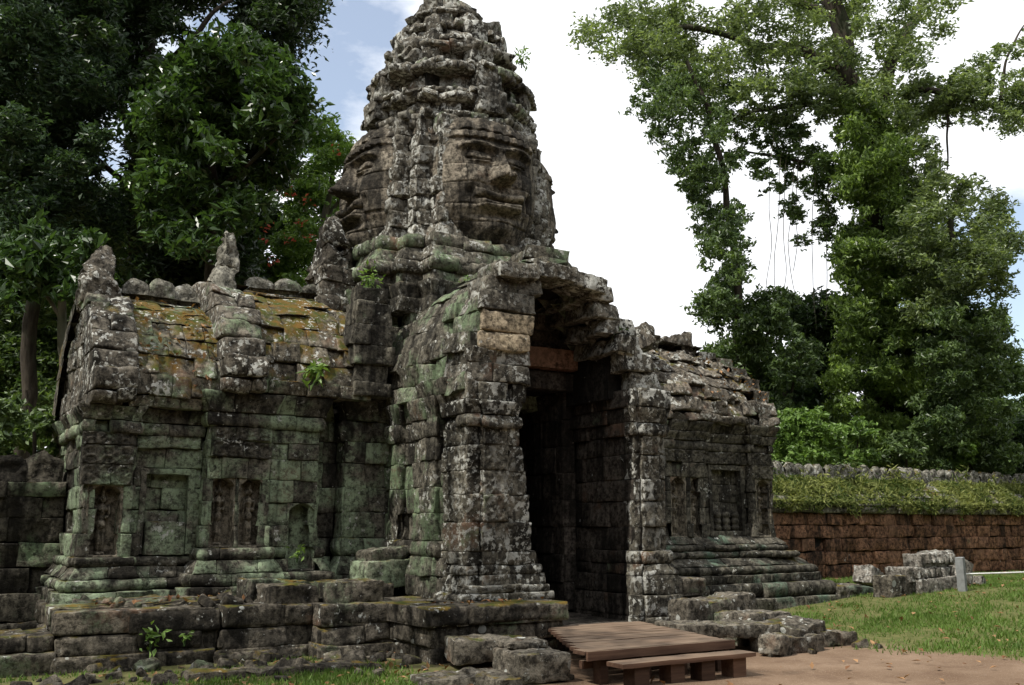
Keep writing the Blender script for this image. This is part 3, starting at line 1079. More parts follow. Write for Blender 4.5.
def devata(parent, x, y, z, w, h, seed, fig=True):
    """a standing carved figure under a pointed niche arch, facing -Y"""
    nu, nv = 44, 96
    u = np.linspace(-.5, .5, nu)
    v = np.linspace(0, 1, nv)
    U, Vv = np.meshgrid(u, v, indexing='ij')
    el = [(0, .80, .085, .062, .085), (0, .89, .06, .085, .07), (0, .735, .04, .04, .05), (0, .64, .13, .10, .075), (0, .53, .10, .09, .065),
          (0, .44, .15, .09, .085), (-.055, .25, .085, .22, .07), (.055, .25, .085, .22, .075), (-.19, .60, .05, .12, .06), (.19, .62, .05, .10, .06),
          (-.20, .46, .04, .10, .05), (.12, .54, .09, .035, .085), (-.06, .045, .09, .03, .09), (.07, .045, .09, .03, .09), (-.09, .655, .06, .04, .1), (.09, .655, .06, .04, .1),
          (.10, .79, .03, .05, .05), (-.10, .79, .03, .05, .05)]
    hh = np.zeros_like(U)
    for cx, cy, rx, ry, a in (el if fig else []):
        hh = np.maximum(hh, a * np.sqrt(np.clip(1 - ((U - cx) / rx) ** 2 - ((Vv - cy) / ry) ** 2, 0, 1)))
    # niche arch rim, pilasters and pedestal
    arch = np.maximum(np.abs(U) / .46, 0)
    top = .80 + .19 * np.sqrt(np.clip(1 - (np.abs(U) / .47) ** 1.6, 0, 1))
    outside = (Vv > top) | (np.abs(U) > .43)
    hh = hh * 1.75
    hh = np.where(outside, .22, hh)
    hh = np.where((Vv < .03), .22, hh)
    P = np.stack([(x + U * w).ravel(), (y - hh * w / .42).ravel(), (z + Vv * h).ravel()], 1)
    P[:, 1] += .012 * fbm(P, 12, 2, seed)
    return mk('devata_carving' if fig else 'niche_arch', P, grid_faces(nu, nv), M['devata' if fig else 'wall'], parent, tint=np.full(len(P), .5))


def crest(mb, xa, xb, y, z, n, h, th=.2):
    """a ridge row of round-headed crest stones"""
    w = (xb - xa) / n
    for i in range(n):
        cx = xa + w * (i + .5)
        nu, nv = 9, 9
        a = np.linspace(-1, 1, nu)
        t = np.linspace(0, 1, nv)
        A, T = np.meshgrid(a, t, indexing='ij')
        hh = h * (.94 + .12 * RNG.random())
        top = hh * (.74 + .26 * np.cos(A * math.pi / 2) ** .7) + .03 * vnoise(np.stack([cx + A.ravel() * w * .5, A.ravel() * 0 + y, A.ravel() * 0], 1), 9, 3).reshape(A.shape)
        tt = RNG.random()
        ln = RNG.normal() * .03
        for sg in (-1, 1):
            bul = th / 2 * (1 - .55 * T ** 3) * (1 - .3 * np.abs(A) ** 4) - .035 * ((np.abs(A) < .55) & (T > .2) & (T < .72))
            V = np.stack([cx + A * w * .51, y + sg * bul + ln * T, z + top * T], -1)
            mb.add(V, np.array([0, sg, 0.]), tt, grid_faces(nu, nv, flip=(sg > 0)))
        # top strip
        V0 = np.stack([cx + a * w * .5, y + (-th / 2 * .45) * (1 - .3 * np.abs(a) ** 4) + ln, z + top[:, -1]], -1)
        V1 = V0.copy()
        V1[:, 1] += th * .45 * (1 - .3 * np.abs(a) ** 4)
        mb.add(np.stack([V0, V1], 1), np.array([0, 0, 1.]), tt, grid_faces(nu, 2))


def pinnacle(x, y, z, w, d, h, lean, parent, mat, seed, name='antefix'):
    """a leaning flame-shaped gable finial"""
    mb = MB()
    n = 2
    z0 = z
    for i in range(n):
        t0, t1 = i / n, (i + 1) / n
        hh = h / n

        def cv(q, hs, t0=t0, t1=t1):
            t = t0 + (t1 - t0) * (q[..., 2:3] / hs[2] * .5 + .5)
            s = (1 - .70 * t ** 1.7)
            q = q.copy()
            q[..., :2] *= s
            q[..., 0:1] += lean * t + .10 * w * np.sin(t * 7 + seed)
            q[..., 1:2] += .12 * d * np.cos(t * 5 + seed)
            return q
        rock(mb, (w, d, hh), (x, y, z0 + hh / 2), (0, 0, RNG.normal() * .06), r=.06, res=.045, carve=cv, amp=1.3)
        z0 += hh * .985
    return mb.build(name, mat, parent, amp=.06, seed=seed)


RIB = lambda s, t: .05 * np.abs(np.sin(s * math.pi / .18)) ** .7


def wing_left():
    mb = MB()
    # outer section, wall and mouldings
    zA = [.68, .84, .98, 1.12, 1.24, 1.52, 1.82, 2.10, 2.36, 2.60, 2.76, 2.92, 3.10]
    pA = [.26, torus(.16, .06), ogee(.16, .08), torus(.05, .04), .02, 0, 0, 0, 0, .0, torus(.02, .04), ogee(.05, .13)]
    holesA = [(2, .30, 1.02, 1.26, 2.36)]
    pathA = [(-5.94, 5.7), (-5.94, 2.28), (-5.36, 2.28), (-5.36, 2.46), (-4.50, 2.46)]
    holesA = [(3, .14, .76, 1.24, 2.36), (1, .08, .46, 1.24, 2.10)]
    stack(mb, pathA, zA, pA, bl=(.32, .62), jit=.016, depth=.12, holes=holesA, res=.045, edges=(0, 1, 2, 3), rec=.06)
    # inner section standing a little proud
    zB = [.68, .86, 1.02, 1.18, 1.34, 1.62, 1.92, 2.22, 2.50, 2.72, 2.90, 3.10, 3.36]
    pB = [.28, torus(.19, .06), ogee(.18, .1), torus(.06, .05), .02, 0, 0, 0, 0, .0, torus(.02, .05), ogee(.06, .16)]
    pathB = [(-4.50, 2.6), (-4.50, 2.24), (-3.64, 2.24), (-3.64, 2.30), (-2.95, 2.30), (-2.95, 2.9)]
    stack(mb, pathB, zB, pB, bl=(.32, .6), jit=.014, depth=.12, holes=[(1, .06, .40, 1.34, 2.22), (1, .46, .80, 1.34, 2.22), (3, .28, .66, 1.02, 1.92)], res=.045, rec=.08)
    w = mb.build('wing', M['wall'], gate, amp=.022, seed=51)
    mb = MB()
    carve_rows(mb, [(-5.34, 2.44), (-4.54, 2.44)], zA, (9, 11), .16, .016, (0,), bl=(.4, .7), jit=.006)
    carve_rows(mb, [(-6.0, 2.27), (-5.40, 2.27)], zA, (7, 8, 9), .20, .018, (0,), bl=(.5, .7), jit=.006)
    carve_rows(mb, [(-4.46, 2.23), (-3.68, 2.23)], zB, (8, 9), .20, .018, (0,), bl=(.4, .7), jit=.006)
    mb.build('carved_frieze', M['wall'], w, amp=.012, seed=53)
    w['label'] = 'long green stained wing on the forest side'
    # recessed panels behind the openings
    V, F = [], []
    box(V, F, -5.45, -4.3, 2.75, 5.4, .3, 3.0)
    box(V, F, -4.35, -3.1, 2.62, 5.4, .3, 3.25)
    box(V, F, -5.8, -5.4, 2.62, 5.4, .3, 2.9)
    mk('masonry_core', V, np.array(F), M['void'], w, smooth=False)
    mb = MB()
    stack(mb, [(-5.36, 2.60), (-4.55, 2.60)], [1.24, 1.52, 1.82, 2.1, 2.38], 0, bl=(.35, .5), jit=.008, depth=.06)
    # frame round the blind window, with the broken baluster block at its foot
    for (xa, xb, za, zb_) in ((-5.26, -5.18, 1.26, 2.34), (-4.66, -4.58, 1.26, 2.34)):
        rock(mb, (xb - xa, .12, zb_ - za), ((xa + xb) / 2, 2.50, (za + zb_) / 2), r=.015, res=.05)
    rock(mb, (.70, .12, .08), (-4.92, 2.50, 2.31), r=.015, res=.05)
    rock(mb, (.5, .2, .42), (-4.92, 2.52, 1.46), (0, 0, .02), r=.04, res=.045)
    bw = mb.build('blind_window', M['wall'], w, amp=.014, seed=52)
    bw['label'] = 'blind window with a plain frame and its lower half walled in'
    devata(w, -5.69, 2.50, 1.24, .42, .88, 1)
    devata(w, -4.27, 2.46, 1.34, .37, .90, 2)
    devata(w, -3.87, 2.46, 1.34, .37, .90, 3)
    devata(w, -3.17, 2.50, 1.02, .42, .9, 4, fig=False)
    # roofs: steep vault courses with tile ribs
    mb = MB()
    zr = [3.10, 3.24, 3.52, 3.80, 4.06, 4.30, 4.52, 4.70, 4.84]
    yo = [2.20, 2.18, 2.22, 2.34, 2.52, 2.76, 3.06, 3.44, 4.0]
    for i in range(8):
        course(mb, [(-5.5, 2.2), (-4.3, 2.2)], zr[i], zr[i + 1], (2.2 - yo[i], 2.2 - yo[i + 1]), bl=(.22, .5), jit=.016, tilt=.02, depth=.45,
               carve=RIB if i > 0 else None, zj=.012, rec=.05, res=.035)
        course(mb, [(-4.3, 5.8), (-6.0, 5.8)], zr[i], zr[i + 1], (2.2 - yo[i], 2.2 - yo[i + 1]), bl=(.3, .5), jit=.016, depth=.45)
    zr2 = [3.36, 3.54, 3.82, 4.10, 4.36, 4.60, 4.82, 5.02, 5.18]
    yo2 = [2.10, 2.10, 2.16, 2.28, 2.46, 2.70, 3.02, 3.42, 4.0]
    for i in range(8):
        course(mb, [(-4.2, 2.1), (-2.3, 2.1)], zr2[i], zr2[i + 1], (2.1 - yo2[i], 2.1 - yo2[i + 1]), bl=(.25, .55), jit=.025, tilt=.03, depth=.45,
               carve=(lambda s, t: .6 * RIB(s, t)) if i > 1 else None, zj=.016, rec=.08)
        course(mb, [(-2.3, 5.9), (-4.3, 5.9)], zr2[i], zr2[i + 1], (2.1 - yo2[i], 2.1 - yo2[i + 1]), bl=(.3, .5), jit=.016, depth=.45)
    course(mb, [(-5.5, 3.46), (-4.2, 3.46)], 4.52, 4.74, 0, bl=(.4, .7), jit=.02, depth=.5, zj=.02)
    course(mb, [(-4.0, 3.46), (-2.3, 3.46)], 4.86, 5.06, 0, bl=(.4, .7), jit=.02, depth=.5, zj=.02)
    rf = mb.build('roof', M['roof'], w, amp=.022, seed=55)
    mb = MB()
    crest(mb, -5.45, -4.05, 3.72, 4.70, 4, .42, th=.2)
    mb.build('ridge_crest', M['crest'], rf, amp=.022, seed=56)
    mb = MB()
    crest(mb, -3.7, -2.40, 3.72, 5.02, 3, .38, th=.2)
    mb.build('ridge_crest', M['crest'], rf, amp=.022, seed=56)
    # gable frames: outer end and middle
    mb = MB()
    for i in range(8):
        f = .16 + .03 * RNG.normal()
        course(mb, [(-5.98, 2.2), (-5.44, 2.2)], zr[i], zr[i + 1] + .01, (2.2 - yo[i] + f, 2.2 - yo[i + 1] + f + .04),
               bl=(.4, .7), jit=.03, tilt=.04, depth=.75, zj=.02, r=.035)
    for i in range(8):
        course(mb, [(-5.92, 8 - yo[i] - .05), (-5.92, yo[i] + .05)], zr[i], zr[i + 1], 0, bl=(.35, .6), jit=.025, depth=.3, rec=.05)
    g1 = mb.build('gable', M['gable'], w, amp=.038, seed=57)
    pinnacle(-5.80, 3.62, 4.60, .52, .58, .92, .04, g1, M['gable'], 58)
    mb = MB()
    for i in range(8):
        f = .17 + .03 * RNG.normal()
        course(mb, [(-4.40, 2.1), (-3.84, 2.1)], zr2[i], zr2[i + 1] + .01, (2.1 - yo2[i] + f, 2.1 - yo2[i + 1] + f + .04),
               bl=(.4, .6), jit=.03, tilt=.05, depth=.75, zj=.02, r=.04)
    g2 = mb.build('gable', M['gable'], w, amp=.045, seed=59)
    pinnacle(-4.05, 3.72, 4.92, .40, .5, 1.08, .07, g2, M['crest'], 60)
    mb = MB()
    for z0, z1, a in ((4.9, 5.14, .0), (5.14, 5.36, -.02), (5.36, 5.6, .04)):
        course(mb, [(-2.62, 4.2), (-2.62, 3.3), (-2.0, 3.3), (-2.0, 3.6)], z0, z1, a, bl=(.4, .6), jit=.03, res=.045)
    g3 = mb.build('gable', M['gable'], w, amp=.04, seed=61)
    pinnacle(-2.33, 3.78, 5.5, .56, .62, 1.06, .02, g3, M['gable'], 62)
    V, F = [], []
    for a, b in ((-5.9, -2.2),):
        n = 6
        for j in range(n):
            t = j / n
            y0 = np.interp(3.0 + 1.6 * t, zr, yo) + .45
            box(V, F, -5.7, -2.7, y0 + .15, 7.85 - y0, 3.3 + 1.2 * t, 3.33 + 1.2 * (t + 1 / n))
    mk('masonry_core', V, np.array(F), M['void'], rf, smooth=False)
    return w


wing_left()


def wing_right():
    mb = MB()
    zs = [1.42, 1.66, 1.94, 2.22, 2.46, 2.72, 2.94, 3.10, 3.26, 3.44]
    pf = [.02, 0, 0, 0, 0, 0, torus(.02, .04), ogee(.03, .1), ogee(.08, .16)]
    path = [(3.15, 2.3), (4.22, 2.3), (4.22, 2.40), (5.34, 2.40), (5.34, 2.28), (5.88, 2.28), (5.88, 5.7)]
    holes = [(0, .28, .62, 1.42, 2.46), (0, .74, 1.04, 1.42, 2.46), (2, .18, 1.02, 1.42, 2.72), (4, .10, .46, 1.42, 2.46)]
    stack(mb, path, zs, pf, bl=(.3, .6), jit=.014, depth=.12, holes=holes, res=.045, rec=.04)
    w = mb.build('wing', M['rwall'], gate, amp=.018, seed=71)
    mb = MB()
    carve_rows(mb, [(3.2, 2.29), (4.2, 2.29)], zs, (5, 7), .18, .018, (0,), bl=(.4, .7), jit=.006)
    carve_rows(mb, [(4.26, 2.39), (5.32, 2.39)], zs, (5, 7), .18, .018, (0,), bl=(.4, .7), jit=.006)
    carve_rows(mb, [(5.36, 2.27), (5.86, 2.27)], zs, (4, 5, 7), .18, .018, (0,), bl=(.4, .7), jit=.006)
    mb.build('carved_frieze', M['rwall'], w, amp=.010, seed=73)
    w['label'] = 'short dark grey wing with carved figures beside the laterite wall'
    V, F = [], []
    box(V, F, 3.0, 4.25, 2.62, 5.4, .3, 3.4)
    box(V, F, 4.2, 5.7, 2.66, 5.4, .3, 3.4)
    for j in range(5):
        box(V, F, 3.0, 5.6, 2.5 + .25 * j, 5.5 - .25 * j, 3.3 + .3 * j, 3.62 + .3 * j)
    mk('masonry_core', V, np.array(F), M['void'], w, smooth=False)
    for (x, y, ww, sd) in ((3.60, 2.50, .36, 11), (4.04, 2.50, .32, 12), (5.62, 2.48, .38, 13)):
        devata(w, x, y, 1.42, ww, 1.04, sd)
    mb = MB()
    stack(mb, [(4.38, 2.52), (5.26, 2.52)], [1.42, 1.72, 2.04, 2.36, 2.72], 0, bl=(.35, .5), jit=.008, depth=.05)
    for xx in (4.43, 5.21):
        rock(mb, (.08, .12, 1.26), (xx, 2.44, 2.05), r=.015, res=.05)
    rock(mb, (.86, .12, .09), (4.82, 2.44, 2.66), r=.015, res=.05)
    rock(mb, (.8, .14, .10), (4.82, 2.44, 1.48), r=.02, res=.05)
    bw = mb.build('blind_window', M['rwall'], w, amp=.012, seed=72)
    bw['label'] = 'blind window with turned balusters at its foot'
    for xx in (4.60, 4.82, 5.04):
        n, m = 20, 14
        t = np.linspace(0, 1, n)
        rr = .05 + .03 * np.abs(np.sin(t * math.pi * 3))
        a = np.linspace(0, 2 * math.pi, m)
        T, A = np.meshgrid(t, a, indexing='ij')
        Rr = .05 + .028 * np.abs(np.sin(T * math.pi * 3))
        P = np.stack([xx + Rr * np.cos(A), 2.44 + Rr * np.sin(A), 1.53 + T * .34], -1).reshape(-1, 3)
        mk('baluster', P, grid_faces(n, m, flip=True), M['rwall'], bw, tint=np.full(n * m, .6))
    # stepped, moulded base
    mb = MB()
    zb = [.18, .42, .66, .80, .94, 1.06, 1.18, 1.30, 1.44]
    ob = [.92, torus(.80, .07), .66, torus(.56, .05), ogee(.52, .36), torus(.30, .05), torus(.18, .06), ogee(.18, .04)]
    bp = [(2.0, 2.3), (5.88, 2.3), (5.88, 5.0)]
    for i in range(8):
        course(mb, [(2.4 if i < 3 else 3.0, 2.34), (5.88, 2.34), (5.88, 5.0)], zb[i], zb[i + 1], ob[i], bl=(.4, .8), jit=.016, res=.045, depth=.5,
               carve=petals(.12, .02) if i in (3, 5, 6) else None, rec=.05)
    mb.build('base', M['rbase'], w, amp=.022, seed=74)
    # ruined roof
    mb = MB()
    zr = [3.44, 3.60, 3.86, 4.12, 4.36, 4.60, 4.80, 4.98, 5.12]
    yo = [2.10, 2.14, 2.24, 2.40, 2.62, 2.88, 3.2, 3.58, 4.0]
    for i in range(8):
        xe = 5.96 - .015 * i - .11 * max(0, i - 3)
        sq = [(2.3, 2.1), (xe, 2.1)]
        course(mb, sq, zr[i], zr[i + 1], (2.1 - yo[i], 2.1 - yo[i + 1]), bl=(.25, .5), jit=.04, tilt=.05, depth=.5, zj=.03, rec=.15, miss=.05 if i > 1 else 0,
               carve=RIB if 1 < i < 6 else None, r=.03)
        course(mb, [(xe - .05, yo[i] + .05), (xe - .05, 8 - yo[i])], zr[i], zr[i + 1], 0.0, bl=(.3, .5), jit=.03, depth=.4)
        course(mb, [(xe, 5.9), (2.3, 5.9)], zr[i], zr[i + 1], (2.1 - yo[i], 2.1 - yo[i + 1]), bl=(.3, .5), jit=.02, depth=.5)
    # rubble lying on the roof
    for k_ in range(20):
        x = RNG.uniform(2.1, 5.5)
        i = RNG.uniform(1, 7.6)
        z = np.interp(i, range(9), zr)
        y = np.interp(i, range(9), yo)
        s = .06 + .07 * RNG.random()
        rock(mb, (s * 1.6, s * 1.3, s), (x, y - .02, z + .02), RNG.normal(size=3) * .4, r=.03, res=.05)
    for k_ in range(12):
        x = RNG.uniform(1.9, 3.4)
        s = .16 + .12 * RNG.random()
        rock(mb, (s * 1.6, s * 1.3, s), (x, RNG.uniform(2.4, 3.6), 4.9 + RNG.random() * .35 - .14 * (x - 2)), RNG.normal(size=3) * .3, r=.04, res=.05)
    rf = mb.build('roof', M['roof_grey'], w, amp=.036, seed=75)
    mb = MB()
    for k_, x in enumerate((3.5, 3.86, 4.2, 4.5, 4.84, 5.16, 5.42)):
        hh = (.34, .26, .3, .22, .26, .34, .4)[k_]

        def cv(q, hs):
            q = q.copy()
            t = q[..., 2:3] / hs[2] * .5 + .5
            q[..., 0:1] *= 1 - .55 * t ** 2
            return q
        rock(mb, (.30, .24, hh), (x, 4.0, 5.10 + hh / 2), (0, RNG.normal() * .1, RNG.normal() * .2), r=.06, res=.045, carve=cv, amp=1.3)
    mb.build('ridge_crest', M['roof_grey'], rf, amp=.03, seed=76)
    return w


wing_right()

# ------------------------------------------------------------------ terrace and steps


def terrace():
    t = thing('stone_terrace', (-3, .6, .1), 'low terrace of dark mossy blocks along the foot of the gate', 'terrace')
    mb = MB()
    prof = [.10, .03, .0]
    # left run in front of the wing
    pathL = [(-6.22, 3.4), (-6.22, .92), (-4.55, .92), (-4.55, .80), (-3.5, .80), (-3.5, .52), (-2.62, .52)]
    for z0, z1, o_ in ((.02, .24, .10), (.24, .46, .02), (.46, .70, .03)):
        course(mb, pathL, z0, z1, o_, bl=(.5, 1.0), jit=.022, tilt=.02, depth=1.6, res=.045, r=.03, zj=.014, rec=.05)
    # upper kerb row of mixed blocks
    course(mb, [(-6.0, 1.5), (-4.6, 1.5)], .66, .76, 0, bl=(.4, .8), jit=.04, depth=.8, r=.03, zj=.012)
    course(mb, [(-3.55, 1.25), (-2.4, 1.25)], .68, .90, 0, bl=(.4, .7), jit=.06, tilt=.04, depth=.8, r=.04, zj=.02)
    # far left lower row
    course(mb, [(-9.5, .95), (-6.26, .95)], .0, .30, .06, bl=(.5, .9), jit=.03, depth=.8, r=.03)
    course(mb, [(-9.5, 1.0), (-6.26, 1.0)], .30, .48, 0, bl=(.5, .9), jit=.03, depth=.8, r=.03)
    # landing in front of the left pier
    pathP = [(-2.66, 1.2), (-2.66, -.56), (-.80, -.56), (-.80, .3)]
    for z0, z1, o_ in ((.04, .27, -.06), (.27, .50, -.02), (.50, .71, .06)):
        course(mb, pathP, z0, z1, o_, bl=(.5, .95), jit=.025, tilt=.02, depth=1.5, res=.04, r=.035, zj=.012)
    # flat top fill
    for k_ in range(26):
        x = RNG.uniform(-6.0, -2.5)
        y = RNG.uniform(1.35, 2.0)
        rock(mb, (.5 + .3 * RNG.random(), .45, .2), (x, y, .60 + .05 * RNG.random()), (RNG.normal() * .04, RNG.normal() * .04, RNG.normal() * .1), r=.04, res=.06)
    top = mb.build('terrace_wall', M['terrace'], t, amp=.026, seed=81)
    # right landing beside the right pier
    mb = MB()
    for z0, z1, o_ in ((.08, .36, .02), (.36, .66, .0)):
        course(mb, [(1.28, .06), (2.05, .06), (2.05, 1.0)], z0, z1, o_, bl=(.5, .9), jit=.03, depth=.9, r=.035)
    course(mb, [(.98, -.06), (1.98, -.06), (1.98, .8)], .66, .9, .0, bl=(.5, .8), jit=.04, tilt=.03, depth=.8, r=.04)
    mb.build('landing', M['loose'], t, amp=.022, seed=82)
    # pier plinth steps
    mb = MB()
    course(mb, [(-1.98, .6), (-1.98, -.16), (-.66, -.16), (-.66, .4)], .70, .80, 0, bl=(.6, .9), jit=.02, depth=.6, r=.03)
    course(mb, [(-1.94, .6), (-1.94, -.09), (-.69, -.09), (-.69, .4)], .80, .90, 0, bl=(.6, .9), jit=.02, depth=.6, r=.03)
    mb.build('pier_plinth', M['pier'], t, amp=.02, seed=83)
    mb = MB()
    rock(mb, (1.6, 2.0, .3), (-1.7, 1.0, .50), r=.04, res=.1)
    rock(mb, (3.6, 1.2, .4), (-4.3, 2.0, .44), r=.04, res=.1)
    mb.build('fill', M['terrace'], t, amp=.02, seed=84)


terrace()

FS = 'loose blocks lying round the terrace'


def fallen(label, parts, cat='stone', mat='loose', group=FS, amp=.03, seed=0, name='fallen_stone', r=.05, res=.04):
    """one loose stone: a main worn block plus chips sharing its mesh"""
    mb = MB()
    c = parts[0][1]
    for size, loc, rot in parts:
        rock(mb, size, loc, rot, r=r, res=res)
    o = mb.build(name, M[mat], None, (c[0], c[1], c[2] - parts[0][0][2] / 2), amp=amp, seed=100 + seed)
    return tag(o, label, cat, group)


fallen('long worn step block with a clean pale top before the left pier', [((.88, .46, .25), (-2.10, -.92, .27), (0, .01, -.2))], seed=1)
fallen('squared block with a chipped raised corner at the left end of the platform', [((.56, .7, .28), (-2.22, -2.0, .24), (0, 0, -.12)), ((.46, .3, .08), (-2.18, -1.78, .41), (0, 0, -.06))], seed=2)
fallen('flat paving slab at the foot of the step block, right half of the pair', [((.95, .7, .16), (-2.35, -1.95, .10), (.02, .03, .1))], seed=3)
fallen('flat paving slab at the foot of the terrace, left half of the pair', [((.7, .6, .15), (-3.0, -1.75, .09), (-.02, -.03, -.15))], seed=4)
fallen('low mossy kerb stone half sunk in grass below the terrace', [((1.9, .34, .2), (-4.3, -.35, .08), (0, .02, .0))], seed=5, mat='terrace')
fallen('grey flat slab lying along the right edge of the platform', [((1.5, .62, .17), (.93, -1.35, .36), (.02, .04, -.06))], seed=6)
fallen('pale slanting block leaning at the corner of the right landing', [((1.0, .5, .32), (1.88, -.40, .50), (0, -.12, .08))], seed=7)
fallen('small square block under the slanting block by the right landing', [((.36, .4, .34), (1.22, -.50, .48), (0, .04, .0))], seed=8)
fallen('squat dark block behind the flat slab, right of the slanting block', [((.9, .6, .34), (2.0, -.90, .32), (.0, .03, .15))], seed=9)
fallen('flat stone lying on the grass edge with a tilted top', [((.78, .6, .16), (2.02, -1.55, .34), (.1, -.08, .3))], seed=10)
fallen('lowest stone of the small heap right of the platform', [((.8, .55, .22), (1.72, -1.75, .18), (0, .04, .1))], seed=11)
fallen('brown mossy stone reaching into the grass at the heap end', [((.8, .5, .2), (2.55, -1.55, .19), (.03, .06, -.1))], seed=12, mat='terrace')
fallen('small grey stone wedged beside the end of the wooden step', [((.34, .3, .24), (1.25, -2.0, .2), (0, .2, .3))], seed=13)
fallen('green stained block on the terrace beneath the broken arch', [((.70, .5, .36), (-2.22, 1.72, .98), (0, -.05, .1)), ((.62, .42, .16), (-2.18, 1.76, 1.24), (0, -.12, .1))], seed=14, mat='wall')
fallen('rough block sitting on the terrace edge below the green stained block', [((.6, .5, .22), (-2.62, 1.35, .80), (0, .05, .1))], seed=15, mat='terrace')
fallen('ochre moss covered stone between terrace blocks left of the porch', [((.42, .4, .22), (-3.45, 1.6, .82), (0, .1, .3))], seed=16, mat='roof')
fallen('pale green rounded block on the terrace below the wing', [((.42, .4, .28), (-3.95, 1.55, .83), (0, .04, .2))], seed=17, mat='wall')
fallen('large dark squared block on the terrace edge, left of the ochre stone', [((.60, .5, .24), (-3.75, 1.05, .80), (0, 0, .05))], seed=18, mat='terrace')
fallen('wide low block on the terrace edge close to the porch landing', [((.75, .5, .26), (-3.0, .95, .82), (0, 0, -.03))], seed=19, mat='terrace')
fallen('outer stone of the base steps half sunk in the lawn', [((.9, .5, .26), (6.95, 1.6, .42), (0, .06, -.1))], seed=20, mat='rbase')
fallen('flat grey stone at the far foot of the base steps', [((.8, .6, .2), (7.25, 2.1, .44), (0, .0, .2))], seed=21)

# carved blocks piled on the lawn
CG = 'carved blocks piled before the laterite wall'


def teeth(mb, x0, x1, y, z, n, rot=0.0):
    for i in range(n):
        rock(mb, ((x1 - x0) / n * .7, .12, .16), (x0 + (x1 - x0) * (i + .5) / n, y, z), (0, 0, RNG.normal() * .1), r=.04, res=.04)


def carved(label, size, loc, rot, seed, n=0, mat='carved'):
    mb = MB()
    rock(mb, size, loc, rot, r=.05, res=.05)
    if n:
        teeth(mb, loc[0] - size[0] * .42, loc[0] + size[0] * .46, loc[1] - size[1] / 2 - .01, loc[2] + .02, n)
    o = mb.build('carved_stone', M[mat], None, (loc[0], loc[1], loc[2] - size[2] / 2), amp=.03, seed=seed)
    tag(o, label, 'stone', CG)


carved('topmost pale carved block of the pile with a toothed front', (.94, .42, .25), tuple(at(928, 559, 17.6)), (0, -.05, 0), 121, 5)
carved('middle carved block with a row of knobs under the topmost one', (1.34, .5, .25), tuple(at(920, 573, 17.5)), (0, -.02, .03), 122, 8)
carved('long plain bottom block carrying the carved pile', (1.22, .5, .32), tuple(at(931, 586, 17.4)), (0, -.03, .02), 123, 0)
carved('dark squared block lying in front of the pile', (.60, .42, .40), tuple(at(892, 587, 17.0)), (0, .03, .06), 124, 0, 'loose')
carved('rough grey stone leaning behind the dark squared block', (.5, .4, .34), tuple(at(868, 577, 18.4)), (0, .35, .2), 125, 0)
carved('short grey block standing behind the post, right end of the pile', (.42, .4, .44), tuple(at(957, 572, 18.2)), (0, .3, .1), 126, 0)
carved('small low stone at the right foot of the pile behind the post', (.36, .3, .18), tuple(at(976, 581, 18.6)), (0, .1, .4), 127, 0)

# post and rope
PB = at(963, 594, 17.0)
mb = MB()
rock(mb, (.14, .14, .74), (PB[0], PB[1], PB[2] + .27), (0, -.06, .3), r=.03, res=.05)
po = mb.build('barrier_post', M['post'], None, (PB[0], PB[1], PB[2] - .1), amp=.008, seed=131)
tag(po, 'short pale grey post standing in front of the carved block pile', 'post')


def tube(pts, rad, n=8):
    pts = np.asarray(pts, float)
    rad = np.broadcast_to(np.asarray(rad, float), (len(pts),))
    tg = np.gradient(pts, axis=0)
    tg /= np.linalg.norm(tg, axis=1, keepdims=True)
    ref = np.where(np.abs(tg[:, 2:3]) > .9, np.array([[1., 0, 0]]), np.array([[0., 0, 1]]))
    a = np.cross(tg, ref)
    a /= np.linalg.norm(a, axis=1, keepdims=True)
    b = np.cross(tg, a)
    th = np.linspace(0, 2 * math.pi, n, endpoint=False)
    V = pts[:, None, :] + rad[:, None, None] * (np.cos(th)[None, :, None] * a[:, None, :] + np.sin(th)[None, :, None] * b[:, None, :])
    i = np.arange(len(pts) - 1)[:, None]
    j = np.arange(n)[None, :]
    j2 = (j + 1) % n
    F = np.stack([i * n + j, i * n + j2, (i + 1) * n + j2, (i + 1) * n + j], -1).reshape(-1, 4)
    return V.reshape(-1, 3), F


t_ = np.linspace(0, 1, 24)
rp = np.stack([PB[0] + 9 * t_, PB[1] + .3 * t_, PB[2] + .34 + .10 * t_ - .06 * np.sin(t_ * math.pi)], 1)
V, F = tube(rp, .016)
tag(mk('barrier_rope', V, F, M['rope'], None, tuple(PB)), 'white rope running from the grey post out to the right', 'rope')

# ------------------------------------------------------------------ wooden platform and step


